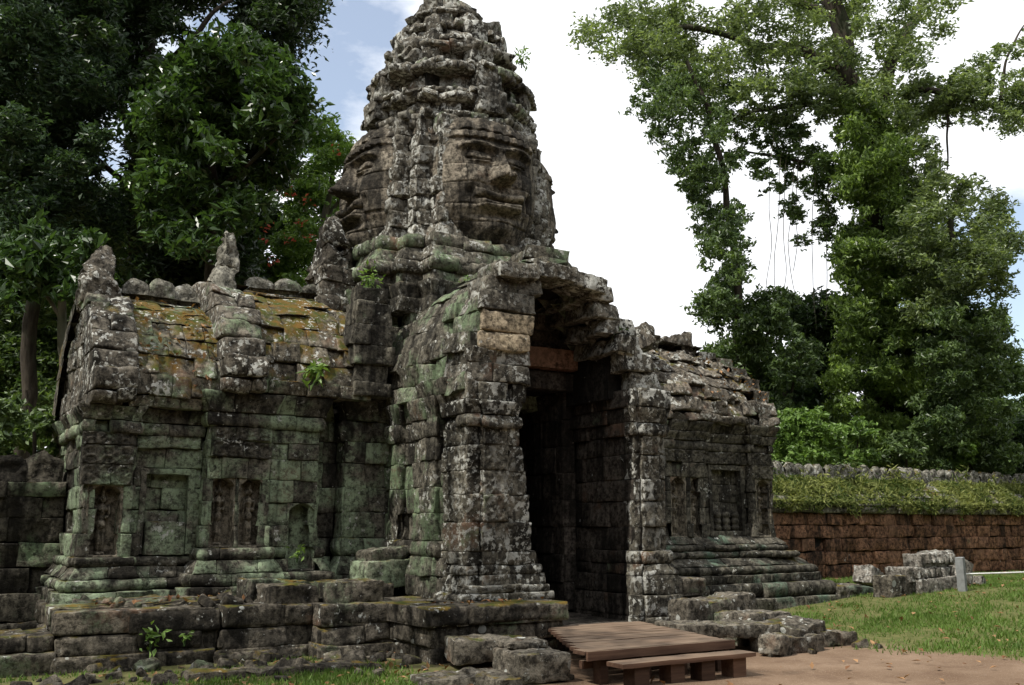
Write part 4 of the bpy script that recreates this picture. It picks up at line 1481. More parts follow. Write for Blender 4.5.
def boards():
    pl = thing('wooden_platform', (-.9, -1.4, .1), 'low brown plank platform leading up into the dark doorway', 'platform')

    def plank(name, x0, x1, y0, y1, z0, z1, par, wob=.004, nx=18):
        mb = MB()
        rock(mb, (x1 - x0, y1 - y0, z1 - z0), ((x0 + x1) / 2, (y0 + y1) / 2, (z0 + z1) / 2), (0, 0, RNG.normal() * .002), r=.008, res=.12)
        return mb.build(name, M['wood'], par, amp=wob, seed=int(RNG.random() * 900))
    y = -2.66
    for i in range(10):
        w = .215
        plank('deck_board', min(-1.0, -2.02 + .11 * i), -.12 + .01 * RNG.random() + .055 * i, y + .010, y + w, .38 - .006 * RNG.random(), .42 - .006 * RNG.random(), pl)
        y += w + .004
    plank('fascia', -2.02, -.08, -2.70, -2.665, .33, .418, pl)
    plank('fascia', -.16, -.10, -2.62, -2.3, .30, .378, pl)
    for x in (-1.75, -1.2, -.72, -.2):
        plank('support_post', x - .05, x + .05, -2.60, -2.48, .02, .38, pl)
    plank('joist', -1.9, -.2, -2.46, -2.38, .22, .30, pl)
    st = thing('wooden_step', (-1.0, -2.95, .1), 'narrow plank step on short blocks in front of the platform', 'step')
    plank('tread', -1.86, -.12, -3.04, -2.78, .285, .33, st)
    for x in (-1.6, -1.15, -.75, -.32):
        plank('support_block', x - .09, x + .09, -3.0, -2.82, .02, .285, st)


boards()

# ------------------------------------------------------------------ enclosure walls


def enclosure_right():
    t = thing('enclosure_wall', (12, 4.4, .3), 'red laterite enclosure wall overgrown with weeds running off to the right', 'wall')
    mb = MB()
    zs = [.30, .52, .80, 1.08, 1.36, 1.64, 1.90]
    for i in range(6):
        course(mb, [(5.95, 4.0), (26, 4.0)], zs[i], zs[i + 1], .1 if i == 0 else 0, bl=(.28, .62), jit=.022, depth=.5, res=.07, gap=.014, rec=.05, zj=.012)
    b = mb.build('laterite_courses', M['laterite'], t, amp=.03, seed=141)
    mb = MB()
    zc = [1.90, 2.06, 2.26, 2.44, 2.60]
    yc = [.10, .14, .04, -.14, -.36]
    for i in range(4):
        course(mb, [(5.95, 4.0), (26, 4.0)], zc[i], zc[i + 1], (yc[i], yc[i + 1]), bl=(.5, .9), jit=.03, depth=.6, res=.08, r=.03, rec=.05)
    c = mb.build('coping', M['coping'], t, amp=.03, seed=142)
    mb = MB()
    crest(mb, 6.0, 26, 4.5, 2.56, 62, .44, th=.26)
    mb.build('ridge_crest', M['coping'], c, amp=.05, seed=143)
    V, F = [], []
    box(V, F, 5.9, 26, 4.1, 5.0, .2, 2.3)
    box(V, F, 5.9, 26, 4.4, 4.8, 2.2, 2.62)
    mk('masonry_core', V, np.array(F), M['void'], t, smooth=False)


def enclosure_left():
    t = thing('enclosure_wall', (-9, 4.2, .1), 'dark sandstone enclosure wall in shade at the left, with a crested top', 'wall')
    mb = MB()
    zs = [.05, .4, .75, 1.08, 1.4, 1.72, 2.0, 2.2]
    for i in range(7):
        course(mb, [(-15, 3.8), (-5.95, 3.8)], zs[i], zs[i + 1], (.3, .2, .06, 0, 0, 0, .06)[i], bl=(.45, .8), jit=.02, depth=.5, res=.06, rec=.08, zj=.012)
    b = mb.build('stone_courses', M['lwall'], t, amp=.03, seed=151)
    mb = MB()
    crest(mb, -15, -6.0, 4.0, 2.18, 20, .40, th=.3)
    mb.build('ridge_crest', M['lwall'], b, amp=.04, seed=152)
    V, F = [], []
    box(V, F, -15, -5.9, 3.95, 4.4, .0, 2.2)
    mk('masonry_core', V, np.array(F), M['void'], t, smooth=False)


enclosure_right()
enclosure_left()

# ------------------------------------------------------------------ vegetation


def leaves(C, size, up=.55, aspect=.42, droop=.25, spread=None, rng=RNG, out=None):
    """one folded leaf of two triangles-pairs per centre"""
    n = len(C)
    size = np.broadcast_to(size, (n,)) * rng.uniform(.65, 1.35, n)
    d = rng.normal(size=(n, 3))
    d[:, 2] = d[:, 2] * .5 - droop
    if out is not None:
        d = d * .7 + out
    d /= np.linalg.norm(d, axis=1, keepdims=True)
    nn = rng.normal(size=(n, 3)) * (1 - up)
    nn[:, 2] += up
    s = np.cross(d, nn)
    s /= np.linalg.norm(s, axis=1, keepdims=True) + 1e-6
    nn = np.cross(s, d)
    L = size[:, None]
    base = C - d * L * .5
    tip = C + d * L * .5 - nn * L * .12
    w = L * aspect * .5
    l = C - d * L * .06 - s * w + nn * L * .07
    r = C - d * L * .06 + s * w + nn * L * .07
    V = np.stack([base, r, tip, l], 1).reshape(-1, 3)
    i = np.arange(n)[:, None] * 4
    F = np.concatenate([i + np.array([[0, 1, 2]]), i + np.array([[0, 2, 3]])])
    return V, F


def clump_points(centres, radii, counts, flat=.75, sub=9, rng=RNG):
    """leaf centres: every clump is split into small sprays so the crown keeps gaps and a ragged edge"""
    out = []
    for c, r, n in zip(centres, radii, counts):
        k_ = max(3, int(n / sub))
        q = rng.normal(size=(k_, 3))
        q /= np.linalg.norm(q, axis=1, keepdims=True)
        q *= (rng.random((k_, 1)) ** .40) * r * np.where(rng.random((k_, 1)) < .15, 1.35, 1.0)
        q[:, 2] *= flat
        sp = np.repeat(q, sub, axis=0) + rng.normal(size=(k_ * sub, 3)) * np.array([1, 1, .55]) * r * .19
        out.append(c + sp)
    return np.concatenate(out)


LEAF_DENS = 2.4
CLUMPS = 1.9


def crown(name, parent, mat, clumps, leaf, dist, dens=1.0, depth=1.0, up=.55, flat=.8, sub=9, droop=.25, aspect=.42, tints=None):
    """clumps: (px, py, radius in px[, depth offset m]) measured on the photograph and set at their own distance"""
    C, Rd, Nn = [], [], []
    for cl in clumps:
        px, py, rp_ = cl[:3]
        dd = dist + (cl[3] if len(cl) > 3 else RNG.normal() * depth)
        r = rp_ / FPX * dd
        C.append(at(px, py, dd))
        Rd.append(r)
        Nn.append(max(30, int(LEAF_DENS * dens * 3.2 * math.pi * r * r / (leaf * leaf * aspect * .5))))
    P = clump_points(C, Rd, Nn, flat, sub)
    P = P[P[:, 2] > .25]
    V, F = leaves(P, leaf, up, aspect, droop)
    cn_ = fbm(P, .8, 3, 5) * .5 + .5
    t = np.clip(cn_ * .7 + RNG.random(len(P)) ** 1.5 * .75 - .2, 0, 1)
    o = mk(name, V, F, M[mat], parent, tint=np.repeat(t, 4), smooth=False)
    return o


def limb(pts, r0, r1, wob=.1, n=28, seed=0):
    pts = np.array(pts, float)
    t = np.linspace(0, len(pts) - 1, n)
    q = np.stack([np.interp(t, range(len(pts)), pts[:, k]) for k in range(3)], 1)
    for _ in range(3):
        q[1:-1] = (q[:-2] + q[1:-1] * 2 + q[2:]) / 4
    w = np.linspace(0, 1, n)[:, None]
    q = q + wob * np.stack([vnoise(q, .9, seed + 3), vnoise(q, .9, seed + 4), vnoise(q, .9, seed + 5) * .4], 1) * np.minimum(1, w * 6)
    return tube(q, np.interp(np.linspace(0, 1, n), [0, 1], [r0, r1]) * (1 + .12 * vnoise(q, 2.5, seed)), 9)


def wood_mesh(name, parent, mat, limbs):
    Vs, Fs, n = [], [], 0
    for i, (pts, r0, r1, wob) in enumerate(limbs):
        V, F = limb(pts, r0, r1, wob, seed=i * 13 + 1)
        Vs.append(V)
        Fs.append(F + n)
        n += len(V)
    return mk(name, np.concatenate(Vs), np.concatenate(Fs), M[mat], parent)


def foot(px, dist):
    p = at(px, 500, dist)
    return np.array([p[0], p[1], float(ground_z(p[0], p[1])) - .1])


def fill_region(poly_px, n, r, rng=RNG):
    """random clump centres inside a pixel polygon"""
    poly = np.array(poly_px, float)
    lo, hi = poly.min(0), poly.max(0)
    out = []
    n = int(n * CLUMPS)
    while len(out) < n:
        p = lo + (hi - lo) * rng.random(2)
        inside = False
        j = len(poly) - 1
        for i in range(len(poly)):
            if (poly[i, 1] > p[1]) != (poly[j, 1] > p[1]) and p[0] < (poly[j, 0] - poly[i, 0]) * (p[1] - poly[i, 1]) / (poly[j, 1] - poly[i, 1]) + poly[i, 0]:
                inside = not inside
            j = i
        if inside:
            out.append((p[0], p[1], r[0] + (r[1] - r[0]) * rng.random()))
    return out


TREES_L = 'forest trees behind the left wing'
TREES_R = 'trees beyond the laterite wall'

# tall dark tree with the straight trunk
D = 23
f0 = foot(140, D)
t = thing('forest_tree', f0, 'tall dark tree whose straight trunk rises behind the left wing', 'tree', TREES_L)
trunk = [f0, at(134, 330, D), at(136, 200, D), at(148, 60, D), at(150, -120, D)]
wood_mesh('trunk', t, 'bark', [(trunk, .30, .2, .15), ([at(140, 150, D), at(100, 90, D - 1), at(60, 30, D - 2)], .12, .03, .3),
                               ([at(144, 90, D), at(190, 40, D - 1), at(240, -10, D - 1)], .11, .03, .3), ([at(138, 190, D), at(90, 150, D), at(40, 120, D + 1)], .09, .02, .3),
                               ([at(146, 60, D), at(120, 0, D), at(80, -60, D)], .12, .03, .3)])
crown('crown', t, 'leaf_dark', fill_region([(60, -90), (330, -90), (312, -10), (285, 50), (250, 40), (215, 15), (130, 40), (118, 110), (60, 150), (50, 20)], 60, (14, 34)), .17, D, .62, 1.6)
# glossy sunlit tree
D = 19
f0 = foot(212, D)
t = thing('forest_tree', f0, 'tree with glossy sunlit drooping leaves above the left wing roof', 'tree', TREES_L)
wood_mesh('trunk', t, 'bark', [([f0, at(205, 330, D), at(214, 210, D), at(222, 90, D), at(216, 30, D)], .13, .04, .12), ([at(214, 200, D), at(262, 150, D - .6), at(296, 120, D - .8)], .06, .02, .1),
                               ([at(216, 160, D), at(180, 120, D - .6), at(160, 80, D - .6)], .06, .02, .1)])
crown('crown', t, 'leaf_gloss', fill_region([(160, 60), (210, 28), (262, 36), (288, 62), (298, 112), (292, 140), (268, 190), (244, 240), (205, 250), (160, 232), (148, 150)], 44, (12, 28)),
      .22, D, .5, .9, up=.62, droop=.5, sub=7)
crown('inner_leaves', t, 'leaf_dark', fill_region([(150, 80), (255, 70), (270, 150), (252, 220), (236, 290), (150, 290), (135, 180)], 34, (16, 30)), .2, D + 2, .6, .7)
# far-left tree
D = 21
f0 = foot(30, D)
t = thing('forest_tree', f0, 'leafy blue green tree filling the upper left corner', 'tree', TREES_L)
wood_mesh('trunk', t, 'bark', [([f0, at(26, 320, D), at(36, 180, D), at(60, 40, D), at(70, -80, D)], .17, .08, .2), ([at(36, 180, D), at(74, 110, D), at(80, 60, D)], .08, .03, .2),
                               ([at(40, 150, D), at(0, 90, D), at(-40, 60, D)], .1, .03, .2)])
crown('crown', t, 'leaf_blue', fill_region([(-60, -80), (70, -80), (104, 0), (112, 70), (100, 150), (112, 210), (90, 260), (30, 240), (-60, 260)], 62, (13, 32)), .15, D, .6, 1.4)
# understory tree with pale trunk
D = 16.5
f0 = foot(66, D)
t = thing('forest_tree', f0, 'young tree with a slim pale trunk and large hanging leaves at the left edge', 'tree', TREES_L)
wood_mesh('trunk', t, 'bark_pale', [([f0, at(70, 410, D), at(62, 330, D), at(60, 260, D)], .12, .06, .05), ([at(62, 320, D), at(30, 270, D), at(0, 250, D)], .04, .015, .05)])
crown('crown', t, 'leaf_gloss', fill_region([(-30, 240), (30, 226), (92, 236), (98, 280), (78, 306), (30, 300), (-30, 310)], 22, (9, 20)), .24, D, .42, .4, up=.3, droop=.9, sub=6)
# shrub layer at the left wall
D = 14.6
f0 = foot(40, D)
t = thing('forest_shrub', f0, 'bushy green shrub rising over the crested left wall', 'shrub', TREES_L)
wood_mesh('stem', t, 'bark', [([f0, at(36, 430, D), at(28, 390, D)], .04, .02, .05), ([f0, at(56, 430, D), at(70, 400, D)], .04, .02, .05)])
crown('foliage', t, 'leaf_mid', fill_region([(-30, 396), (30, 400), (84, 388), (76, 450), (-30, 452)], 20, (9, 17)), .17, D, .5, .5, up=.4, droop=.6)
# pale tree with red blossom
D = 27
f0 = foot(320, D)
t = thing('flowering_tree', f0, 'pale green tree dotted with red blossom between forest and tower', 'tree', TREES_L)
wood_mesh('trunk', t, 'bark_pale', [([f0, at(322, 300, D), at(326, 220, D), at(336, 150, D)], .2, .05, .15), ([at(324, 240, D), at(300, 200, D), at(290, 170, D)], .06, .02, .1), ([at(326, 220, D), at(346, 190, D), at(352, 150, D)], .06, .02, .1)])
crown('crown', t, 'leaf_light', fill_region([(292, 130), (330, 118), (362, 136), (362, 210), (330, 270), (300, 300), (262, 296), (262, 240), (290, 200)], 40, (8, 19)), .16, D, .42, 1.0)
P = np.array([at(*p, D - 2.2) for p in [(a + RNG.normal() * 4, b + RNG.normal() * 3) for a, b in [(283, 196), (296, 193), (300, 222), (268, 226), (262, 238), (288, 240), (306, 200), (340, 150), (276, 262), (310, 236)] for _ in range(9)]])
V, F = leaves(P, .13)
mk('blossom', V, F, M['flower'], t, tint=np.repeat(RNG.random(len(P)), 4), smooth=False)
# dim tree filling the gap low behind the wing
D = 25
f0 = foot(100, D)
t = thing('forest_tree', f0, 'dim low tree showing through the gaps between the left trunks', 'tree', TREES_L)
wood_mesh('trunk', t, 'bark', [([f0, at(104, 380, D), at(98, 260, D)], .16, .06, .2)])
crown('crown', t, 'leaf_mid', fill_region([(-40, 290), (60, 270), (140, 200), (250, 230), (256, 320), (120, 420), (-40, 430)], 40, (14, 30)), .2, D, .5, 1.2)
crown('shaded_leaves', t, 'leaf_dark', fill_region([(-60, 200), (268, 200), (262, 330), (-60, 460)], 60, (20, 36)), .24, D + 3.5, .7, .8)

# --- right side ---------------------------------------------------------------------
D = 30
f0 = foot(876, D)
big = thing('vine_draped_tree', f0, 'huge spreading tree with a trunk wrapped in vines right of the gate', 'tree', TREES_R)
tr = [f0, at(880, 400, D), at(884, 280, D), at(874, 180, D), at(852, 90, D), at(830, 0, D), at(815, -90, D)]
wood_mesh('trunk', big, 'bark', [
    (tr, .5, .24, .2), ([at(878, 190, D), at(905, 90, D), at(950, 92, D - 1), at(1000, 108, D - 1.5), at(1090, 96, D - 2)], .13, .05, .25),
    ([at(870, 170, D), at(896, 60, D), at(930, -20, D + 1), at(960, -80, D + 1)], .24, .1, .3),
    ([at(858, 110, D), at(800, 104, D - .6), at(745, 108, D - 1), at(715, 120, D - 1)], .11, .03, .3), ([at(848, 80, D), at(780, 40, D), at(700, 30, D), at(640, 40, D - 1)], .2, .04, .4),
    ([at(870, 180, D), at(800, 160, D - .5), at(740, 150, D - .5)], .09, .03, .3), ([at(836, 20, D), at(760, -20, D), at(690, -40, D)], .14, .04, .3),
    ([at(1000, 106, D - 1.5), at(1010, 60, D - 1.5), at(1030, 20, D - 1)], .06, .02, .2), ([at(950, 92, D - 1), at(944, 130, D - 1), at(938, 170, D - 1)], .05, .02, .2)])
crown('crown', big, 'leaf_canopy', fill_region([(592, -60), (905, -60), (950, 0), (940, 40), (905, 70), (870, 105), (830, 100), (780, 90), (748, 104), (720, 60), (706, 110), (668, 112), (648, 78), (606, 64), (588, 30)], 104, (8, 21)),
      .15, D - .8, .27, 2.4, sub=6)
crown('side_crown', big, 'leaf_canopy', fill_region([(900, 60), (940, 90), (990, 50), (1060, 20), (1060, 130), (1000, 128), (960, 122), (930, 150), (950, 190), (905, 190), (890, 120)], 60, (6, 15)), .145, D - 1, .28, 1.4, sub=6)
crown('hanging_sprays', big, 'leaf_mid', fill_region([(720, 60), (760, 108), (800, 120), (832, 150), (836, 235), (806, 250), (784, 205), (760, 190), (735, 150)], 44, (5, 12)), .145, D - .5, .42, .8)
# vines clothing the trunk
crown('vine', big, 'leaf_vine', fill_region([(838, 90), (868, 84), (896, 120), (912, 190), (922, 260), (920, 330), (916, 400), (944, 462), (812, 462), (826, 400), (836, 330), (842, 240), (842, 150)], 150, (8, 17)),
      .16, D - 1.2, .40, .9, up=.35, droop=.8, sub=6)
crown('branch_leaves', big, 'leaf_canopy', fill_region([(738, 92), (800, 88), (852, 92), (856, 118), (800, 120), (742, 128)], 18, (5, 11)) + fill_region([(925, 78), (985, 80), (1000, 112), (930, 112)], 16, (5, 11)), .15, D - 1, .34, .6, sub=6)
# hanging strings of vine
limbs = []
for x, y0, y1 in ((770, 205, 300), (778, 215, 290), (783, 225, 312), (790, 240, 300), (812, 240, 330), (826, 240, 320), (796, 210, 270), (1004, 290, 330)):
    limbs.append(([at(x + 4, y0 - 75, D - 1), at(x, y0, D - 1), at(x + RNG.normal() * 3, (y0 + y1) / 2, D - 1), at(x + RNG.normal() * 4, y1, D - 1)], .012, .010, .08))
wood_mesh('hanging_vine', big, 'bark_pale', limbs)
# right lobes of leaves
D = 27
f0 = foot(965, D)
t = thing('leafy_tree', f0, 'bright bluish green tree bulging out right of the vine wrapped trunk', 'tree', TREES_R)
wood_mesh('trunk', t, 'bark', [([f0, at(962, 400, D), at(956, 300, D), at(950, 230, D), at(960, 190, D)], .2, .06, .2), ([at(956, 300, D), at(990, 250, D), at(1010, 230, D)], .07, .02, .2)])
crown('crown', t, 'leaf_canopy', fill_region([(906, 200), (930, 176), (980, 184), (1012, 206), (1020, 240), (1004, 262), (1006, 294), (975, 300), (950, 330), (905, 320), (900, 240)], 74, (7, 17)), .15, D, .30, 1.5, up=.45, sub=6)
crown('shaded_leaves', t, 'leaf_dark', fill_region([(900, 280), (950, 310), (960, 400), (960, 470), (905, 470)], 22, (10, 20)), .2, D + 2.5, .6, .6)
crown('creeper', t, 'leaf_mid', fill_region([(922, 300), (1002, 296), (1012, 470), (918, 470)], 44, (8, 16)), .145, D - .8, .5, .7, up=.4, droop=.7)
# dead stem hung with creeper
D = 26
f0 = foot(752, D)
t = thing('creeper_column', f0, 'tall column of hanging creeper between the gate and the big tree', 'creeper', TREES_R)
wood_mesh('trunk', t, 'bark', [([f0, at(748, 400, D), at(738, 300, D), at(726, 200, D), at(712, 110, D), at(690, 60, D)], .16, .05, .15),
                               ([f0, at(770, 400, D), at(764, 340, D), at(776, 300, D)], .08, .03, .15), ([f0, at(790, 400, D), at(800, 350, D)], .06, .03, .1)])
crown('crown', t, 'leaf_mid', fill_region([(640, 66), (700, 60), (726, 120), (744, 200), (752, 300), (716, 310), (700, 250), (692, 200), (668, 190), (664, 150), (634, 140)], 80, (6, 13)), .145, D, .28, 1.3, up=.4, droop=.7, sub=6)
crown('creeper', t, 'leaf_mid', fill_region([(694, 290), (760, 280), (792, 300), (808, 350), (812, 420), (800, 464), (752, 464), (716, 360), (698, 330)], 44, (8, 18)), .145, D, .5, 1.0, up=.4, droop=.7)
# dark undergrowth behind
D = 31
f0 = foot(775, D)
t = thing('leafy_tree', f0, 'dark low tree in the gap left of the vine wrapped trunk', 'tree', TREES_R)
wood_mesh('trunk', t, 'bark', [([f0, at(786, 400, D), at(780, 330, D)], .14, .05, .2)])
crown('crown', t, 'leaf_dark', fill_region([(716, 340), (780, 310), (846, 300), (846, 466), (740, 466)], 30, (12, 24)), .2, D, .6, .7)
# bush by the wing end
D = 22.5
f0 = foot(790, D)
t = thing('bush', f0, 'bright green bush behind the wall beside the end of the right wing', 'bush', TREES_R)
wood_mesh('stem', t, 'bark', [([f0, at(790, 450, D), at(784, 430, D)], .04, .02, .05), ([f0, at(806, 450, D), at(816, 425, D)], .04, .02, .05)])
crown('foliage', t, 'leaf_light', fill_region([(770, 440), (790, 418), (830, 410), (840, 440), (826, 462), (768, 468)], 22, (7, 14)), .15, D, .5, .4, up=.45, droop=.5)
for i, (px, lab) in enumerate(((855, 'light green bush leaning on the wall top below the vine wrapped trunk'), (906, 'small bright bush behind the wall in the dark gap under the trees'),
                               (962, 'low bright green sapling at the foot of the distant trees'))):
    D = 24 + i
    f0 = foot(px, D)
    t = thing('bush', f0, lab, 'bush', TREES_R)
    wood_mesh('stem', t, 'bark', [([f0, at(px, 455, D), at(px + 2, 440, D)], .04, .015, .05)])
    crown('foliage', t, 'leaf_light' if i != 1 else 'leaf_mid', fill_region([(px - 26 + 8 * i, 464), (px - 18 + 5 * i, 430), (px + 6, 416 + 6 * i), (px + 22 - 4 * i, 440), (px + 24 - 6 * i, 466)], 12, (6, 11)), .15, D, .42, .3, up=.4, droop=.5)
# distant trees on the right, each its own crown
for i, (px, top, wd, dist, mat, lab) in enumerate((
        (985, 318, 52, 40, 'leaf_mid', 'rounded distant tree under the patch of blue sky'),
        (1040, 372, 44, 46, 'leaf_mid', 'lower distant tree cut by the right edge of the photo'),
        (935, 300, 50, 38, 'leaf_dark', 'dark distant tree in the shade behind the bluish tree'),
        (1012, 420, 30, 34, 'leaf_dark', 'small dim tree low by the wall at the right'))):
    f0 = foot(px, dist)
    t = thing('distant_tree', f0, lab, 'tree', TREES_R)
    wood_mesh('trunk', t, 'bark', [([f0, at(px, 420, dist), at(px + 4, top + 30, dist)], .25, .08, .3)])
    crown('crown', t, mat, fill_region([(px - wd, 472), (px - wd * .9, (472 + top) / 2), (px - wd * .3, top + 6), (px + wd * .3, top), (px + wd * .9, (472 + top) / 2), (px + wd, 472)], int(14 + wd * .6), (9, 18)), .24, dist, .6, 1.2)

# --- the forest all round the clearing, one mass


def woods():
    n = 210000
    ang = RNG.uniform(-math.pi, math.pi, n)
    vis = RNG.random(n) < .22
    ang = np.where(vis, RNG.uniform(R(92), R(150), n), ang)
    P = np.stack([np.cos(ang), np.sin(ang), ang * 0], 1) * (38 + 5 * RNG.random(n))[:, None]
    right = np.clip((R(88) - ang) / R(6), 0, 1) * np.clip((ang - R(8)) / R(8), 0, 1)
    top = (16 + 5 * fbm(P, .12, 3, 6)) * (1 - right) + right * (6.0 + 1.5 * fbm(P, .2, 3, 6))
    P[:, 2] = top * RNG.random(n) ** .85
    # lobed, billowing crowns: push the leaves of each height in and out
    P[:, :2] *= (1 + .06 * fbm(P, .35, 3, 12))[:, None]
    V, F = leaves(P, np.where((ang > R(8)) & (ang < R(152)), .5, .95), .4, .5, .4)
    t = np.clip(.5 + .5 * fbm(P, .35, 3, 8) + RNG.normal(size=n) * .15, 0, 1)
    o = mk('woods', V, F, M['leaf_dark'], None, (0, 0, 0), tint=np.repeat(t, 4), smooth=False)
    tag(o, 'dark forest closing in all round the clearing', 'woods', kind='stuff')


woods()

# the tree that shades the left wing, standing on the left out of the picture
f0 = np.array([-12.5, -2.2, 0])
t = thing('forest_tree', f0, 'tall tree by the left end of the terrace shading the left wing', 'tree', TREES_L)
tp = f0 + np.array([.3, .2, 15])
wood_mesh('trunk', t, 'bark', [([f0, f0 + np.array([.1, .1, 5]), f0 + np.array([-.1, .2, 10]), tp], .32, .12, .2)] +
          [([f0 + np.array([0, .2, 8 + k_]), f0 + np.array([math.cos(k_ * 1.7) * 1.8, math.sin(k_ * 1.7) * 1.8, 9.6 + k_]), f0 + np.array([math.cos(k_ * 1.7) * 3.4, math.sin(k_ * 1.7) * 3.4, 10.2 + k_])], .1, .03, .2) for k_ in range(6)])
Cc = [f0 + np.array([RNG.normal() * 2.3, RNG.normal() * 2.3, 11.5 + RNG.normal() * 1.8]) for _ in range(36)]
P = clump_points(Cc, [.75 + .4 * RNG.random() for _ in Cc], [110] * len(Cc))
V, F = leaves(P, .22)
mk('crown', V, F, M['leaf_dark'], t, tint=np.repeat(RNG.random(len(P)), 4), smooth=False)

# --- small plants rooted on the masonry ------------------------------------------------


def sprig(loc, r, n, leaf, label, mat='leaf_light', name='small_plant'):
    t = thing(name, loc, label, 'plant', 'small plants rooted on the masonry')
    loc = np.array(loc)
    c = loc + np.array([0, -.02, r * .7])
    V, F = tube([loc - np.array([0, 0, .05]), loc + np.array([.01, 0, r * .5]), c], [.012, .01, .006], 6)
    mk('stem', V, F, M['leaf_mid'], t)
    P = c + RNG.normal(size=(n, 3)) * r * .45
    V, F = leaves(P, leaf, .5, .4, .1, out=(P - c) / r)
    mk('foliage', V, F, M[mat], t, tint=np.repeat(RNG.random(n), 4), smooth=False)


sprig((-3.17, 2.02, 3.56), .2, 46, .15, 'bright fern with broad leaves growing from the roof edge of the left wing')
sprig((.96, 3.2, 9.86), .2, 60, .11, 'green tuft sprouting near the top right of the tower')
sprig((-2.30, 2.3, 5.02), .22, 60, .10, 'light green weed on the ledge below the tower')
sprig((-5.35, .78, .32), .14, 34, .10, 'bright weed growing from the front of the low terrace')
sprig((-5.0, .74, .36), .08, 16, .07, 'tiny weed beside the brighter one on the terrace front')
sprig((-1.75, 6.1, 7.9), .3, 60, .13, 'tuft on the left shoulder of the tower')
sprig((-.95, 1.6, 4.95), .2, 50, .09, 'moss green tuft on the porch roof behind the gable')
sprig((-3.4, 1.75, 1.2), .12, 24, .08, 'little weed on the terrace below the broken arch')
sprig((.62, .1, 4.2), .15, 40, .08, 'dark green tuft in the right haunch of the gable', 'leaf_mid')
sprig((2.2, 1.95, 4.15), .14, 36, .08, 'orange tinged tuft above the right pier', 'grass')

# weeds on the laterite wall (nobody could count them)


def weeds():
    n = 62000
    x = RNG.uniform(6.0, 25.5, n)
    t = RNG.random(n) ** .8
    y = 3.82 + .62 * t
    z = 2.02 + .62 * t
    hang = RNG.random(n) < .16
    y = np.where(hang, 3.84 - .05 * RNG.random(n), y)
    den = fbm(np.stack([x, t * 1.5, z * 0], 1), 1.8, 3, 4)
    z = np.where(hang, 2.10 - .24 * RNG.random(n) ** 1.8 * np.clip(.6 + 1.6 * den, 0, 2), z + .16 * RNG.random(n) ** 2 * (t < .8))
    keep = den * 1.3 + RNG.random(n) * .9 - .26 > 0
    P = np.stack([x, y, z + .06], 1)[keep]
    # standing tufts and sprawling sprigs above the mat
    m = 12000
    x = RNG.uniform(6.0, 25.5, m)
    t = RNG.random(m)
    cl = np.clip(fbm(np.stack([x, t * 2, x * 0], 1), 2.6, 3, 44) + .12, 0, 1)
    Q = np.stack([x, 3.80 + .60 * t, 2.04 + .60 * t + (.05 + .75 * cl) * RNG.random(m) ** 1.4], 1)[RNG.random(m) < cl * 2.2]
    P = np.concatenate([P, Q])
    V, F = leaves(P, .14 * (1 + .6 * fbm(P, 2.2, 2, 14)), .25, .2, -.75)
    tt = np.clip(.45 + .9 * fbm(P, 1.6, 3, 8) + RNG.normal(size=len(P)) * .28, 0, 1)
    o = mk('weeds', V, F, M['weed'], None, (12, 3.9, 2.0), tint=np.repeat(tt, 4), smooth=False)
    tag(o, 'yellow green weeds and creeper sprawling over the laterite wall top', 'weeds', kind='stuff')


weeds()


def grass():
    xs, ys = [], []
    n = 340000
    x = RNG.uniform(-7, 24, n)
    y = RNG.uniform(-6, 4, n)
    P = np.stack([x, y, x * 0], 1)
    nz = fbm(P, .9, 3, 21)
    e = x - (2.75 - .24 * (y + 2)) + .9 * nz
    dens = np.clip(e / 1.2 + .1, 0, 1) * np.clip((x - 1.3) / .8, 0, 1) * np.clip(.55 + 1.0 * fbm(P, 1.7, 2, 5), .06, 1)
    dl = np.clip((-2.9 - x) / .8, 0, 1) * np.clip((y + 3.2) / .6, 0, 1) * np.clip((.75 - y) / .3, 0, 1) * np.clip(.22 + 1.6 * fbm(P, 1.3, 2, 5), 0, 1)
    d = np.maximum(dens, dl)
    keep = RNG.random(n) < d * np.clip(1.3 - (np.hypot(x - CAM[0], y - CAM[1]) - 10) / 22, .25, 1)
    inside = ((x > -2.7) & (x < 2.5) & (y > -1.4)) | ((x < -2.5) & (y > .8)) | ((x > 1.2) & (x < 6.9) & (y > 1.35))
    keep &= ~inside
    x, y = x[keep], y[keep]
    P = np.stack([x, y, ground_z(x, y) + .02], 1)
    n = len(P)
    hgt = (.015 + .035 * RNG.random(n)) * (1 + .5 * fbm(P, 1.1, 2, 3))
    a = RNG.random(n) * 6.28
    ln = RNG.normal(size=(n, 2)) * .03
    w = .008 + .006 * RNG.random(n)
    b0 = P + np.stack([np.cos(a) * w, np.sin(a) * w, a * 0 - .03], 1)
    b1 = P - np.stack([np.cos(a) * w, np.sin(a) * w, a * 0 + .03], 1)
    tip = P + np.stack([ln[:, 0], ln[:, 1], hgt], 1)
    V = np.stack([b0, b1, tip], 1).reshape(-1, 3)
    F = np.arange(n * 3).reshape(-1, 3)
    tt = np.clip(.35 + .4 * fbm(P, 1.2, 3, 8) + RNG.normal(size=n) * .15, 0, 1)
    o = mk('grass', V, F, M['grass'], None, (6, 0, .2), tint=np.repeat(tt, 3), smooth=False)
    tag(o, 'short green grass on the lawn and at the terrace foot', 'grass', kind='stuff')


grass()


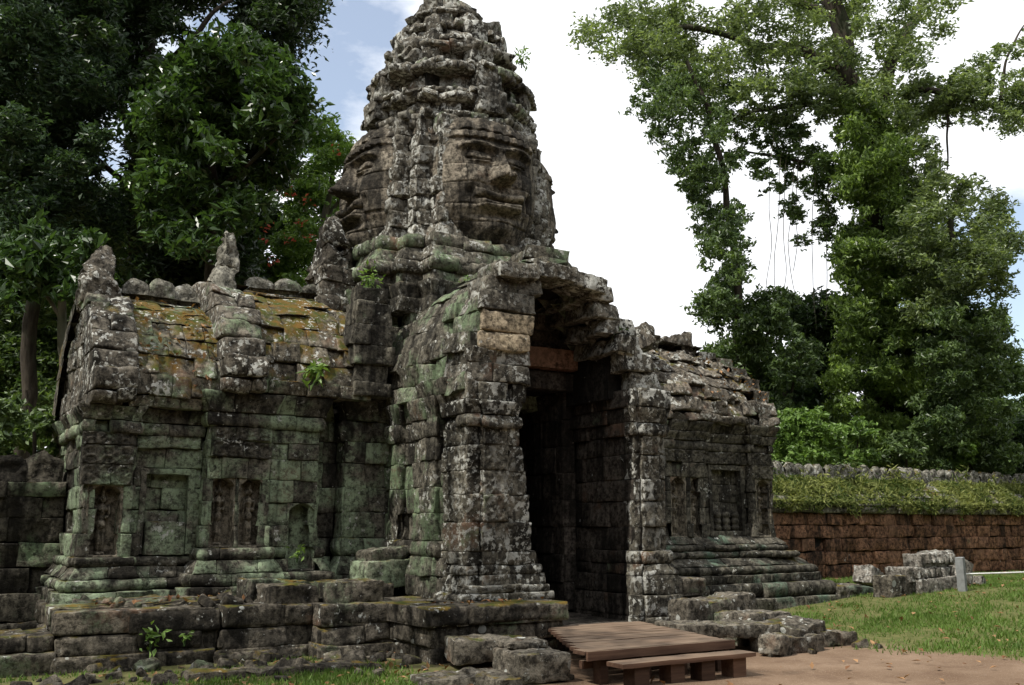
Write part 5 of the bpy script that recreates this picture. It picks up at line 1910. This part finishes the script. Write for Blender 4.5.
def rubble():
    mb = MB()
    spots_ = [(RNG.uniform(-7.5, -2.7), RNG.uniform(-.5, .85) - .9 * RNG.random() ** 3, .04, .15) for _ in range(120)]
    spots_ += [(RNG.uniform(.9, 3.2), RNG.uniform(-2.3, -.9), .05, .16) for _ in range(14)]
    spots_ += [(RNG.uniform(-6.0, -2.6), RNG.uniform(1.0, 1.9), .04, .12) for _ in range(50)]
    spots_ += [(RNG.uniform(5.8, 9.5), RNG.uniform(1.0, 3.6), .04, .14) for _ in range(40)]
    for x, y, a, b in spots_:
        sz = a + (b - a) * RNG.random() ** 2.2
        z = float(ground_z(x, y)) if not (x < -2.5 and y > .9) else .72
        rock(mb, (sz * 1.7, sz * 1.3, sz), (x, y, z + sz * .25), RNG.normal(size=3) * .35, r=sz * .4, res=max(.03, sz / 5))
    o = mb.build('stone_rubble', M['terrace'], None, (0, 0, .1), amp=.018, seed=171)
    tag(o, 'small broken chips of stone strewn along the foot of the masonry', 'rubble', kind='stuff')


rubble()


def litter():
    P = []
    for _ in range(520):
        x, y = RNG.uniform(-1.5, 16), RNG.uniform(-5, 2)
        if (x < 2.4 and y > -2.9) or (2 < x < 6.9 and y > 1.3):
            continue
        P.append((x, y, float(ground_z(x, y)) + .04))
    for _ in range(170):
        P.append((RNG.uniform(-6.4, -2.5), RNG.uniform(-3.4, .5), .13))
    for _ in range(60):                                      # on the terrace top
        P.append((RNG.uniform(-6, -2.6), RNG.uniform(1.0, 1.9), .78))
    for _ in range(20):
        P.append((RNG.uniform(-2.5, -.9), RNG.uniform(-.5, -.25), .745))
    zr = [3.24, 3.52, 3.80, 4.06, 4.30, 4.52, 4.70]
    yo = [2.18, 2.22, 2.34, 2.52, 2.76, 3.06, 3.44]
    for _ in range(70):
        i = 6 * RNG.random() ** .6
        P.append((RNG.uniform(-5.4, -4.3), np.interp(i, range(7), yo) - .05, np.interp(i, range(7), zr) + .05))
    for _ in range(60):
        i = RNG.uniform(1, 5)
        P.append((RNG.uniform(4, 5.8), np.interp(i, range(7), [2.14, 2.24, 2.40, 2.62, 2.88, 3.2, 3.58]) - .08, np.interp(i, range(7), [3.60, 3.86, 4.12, 4.36, 4.60, 4.80, 4.98]) + .06))
    P = np.array(P)
    V, F = leaves(P, .09, .93, .55, 0)
    o = mk('fallen_leaves', V, F, M['dead'], None, (0, 0, .1), tint=np.repeat(RNG.random(len(P)), 4), smooth=False)
    tag(o, 'scattered dry brown leaves on the yard, terrace and roofs', 'leaves', kind='stuff')


litter()
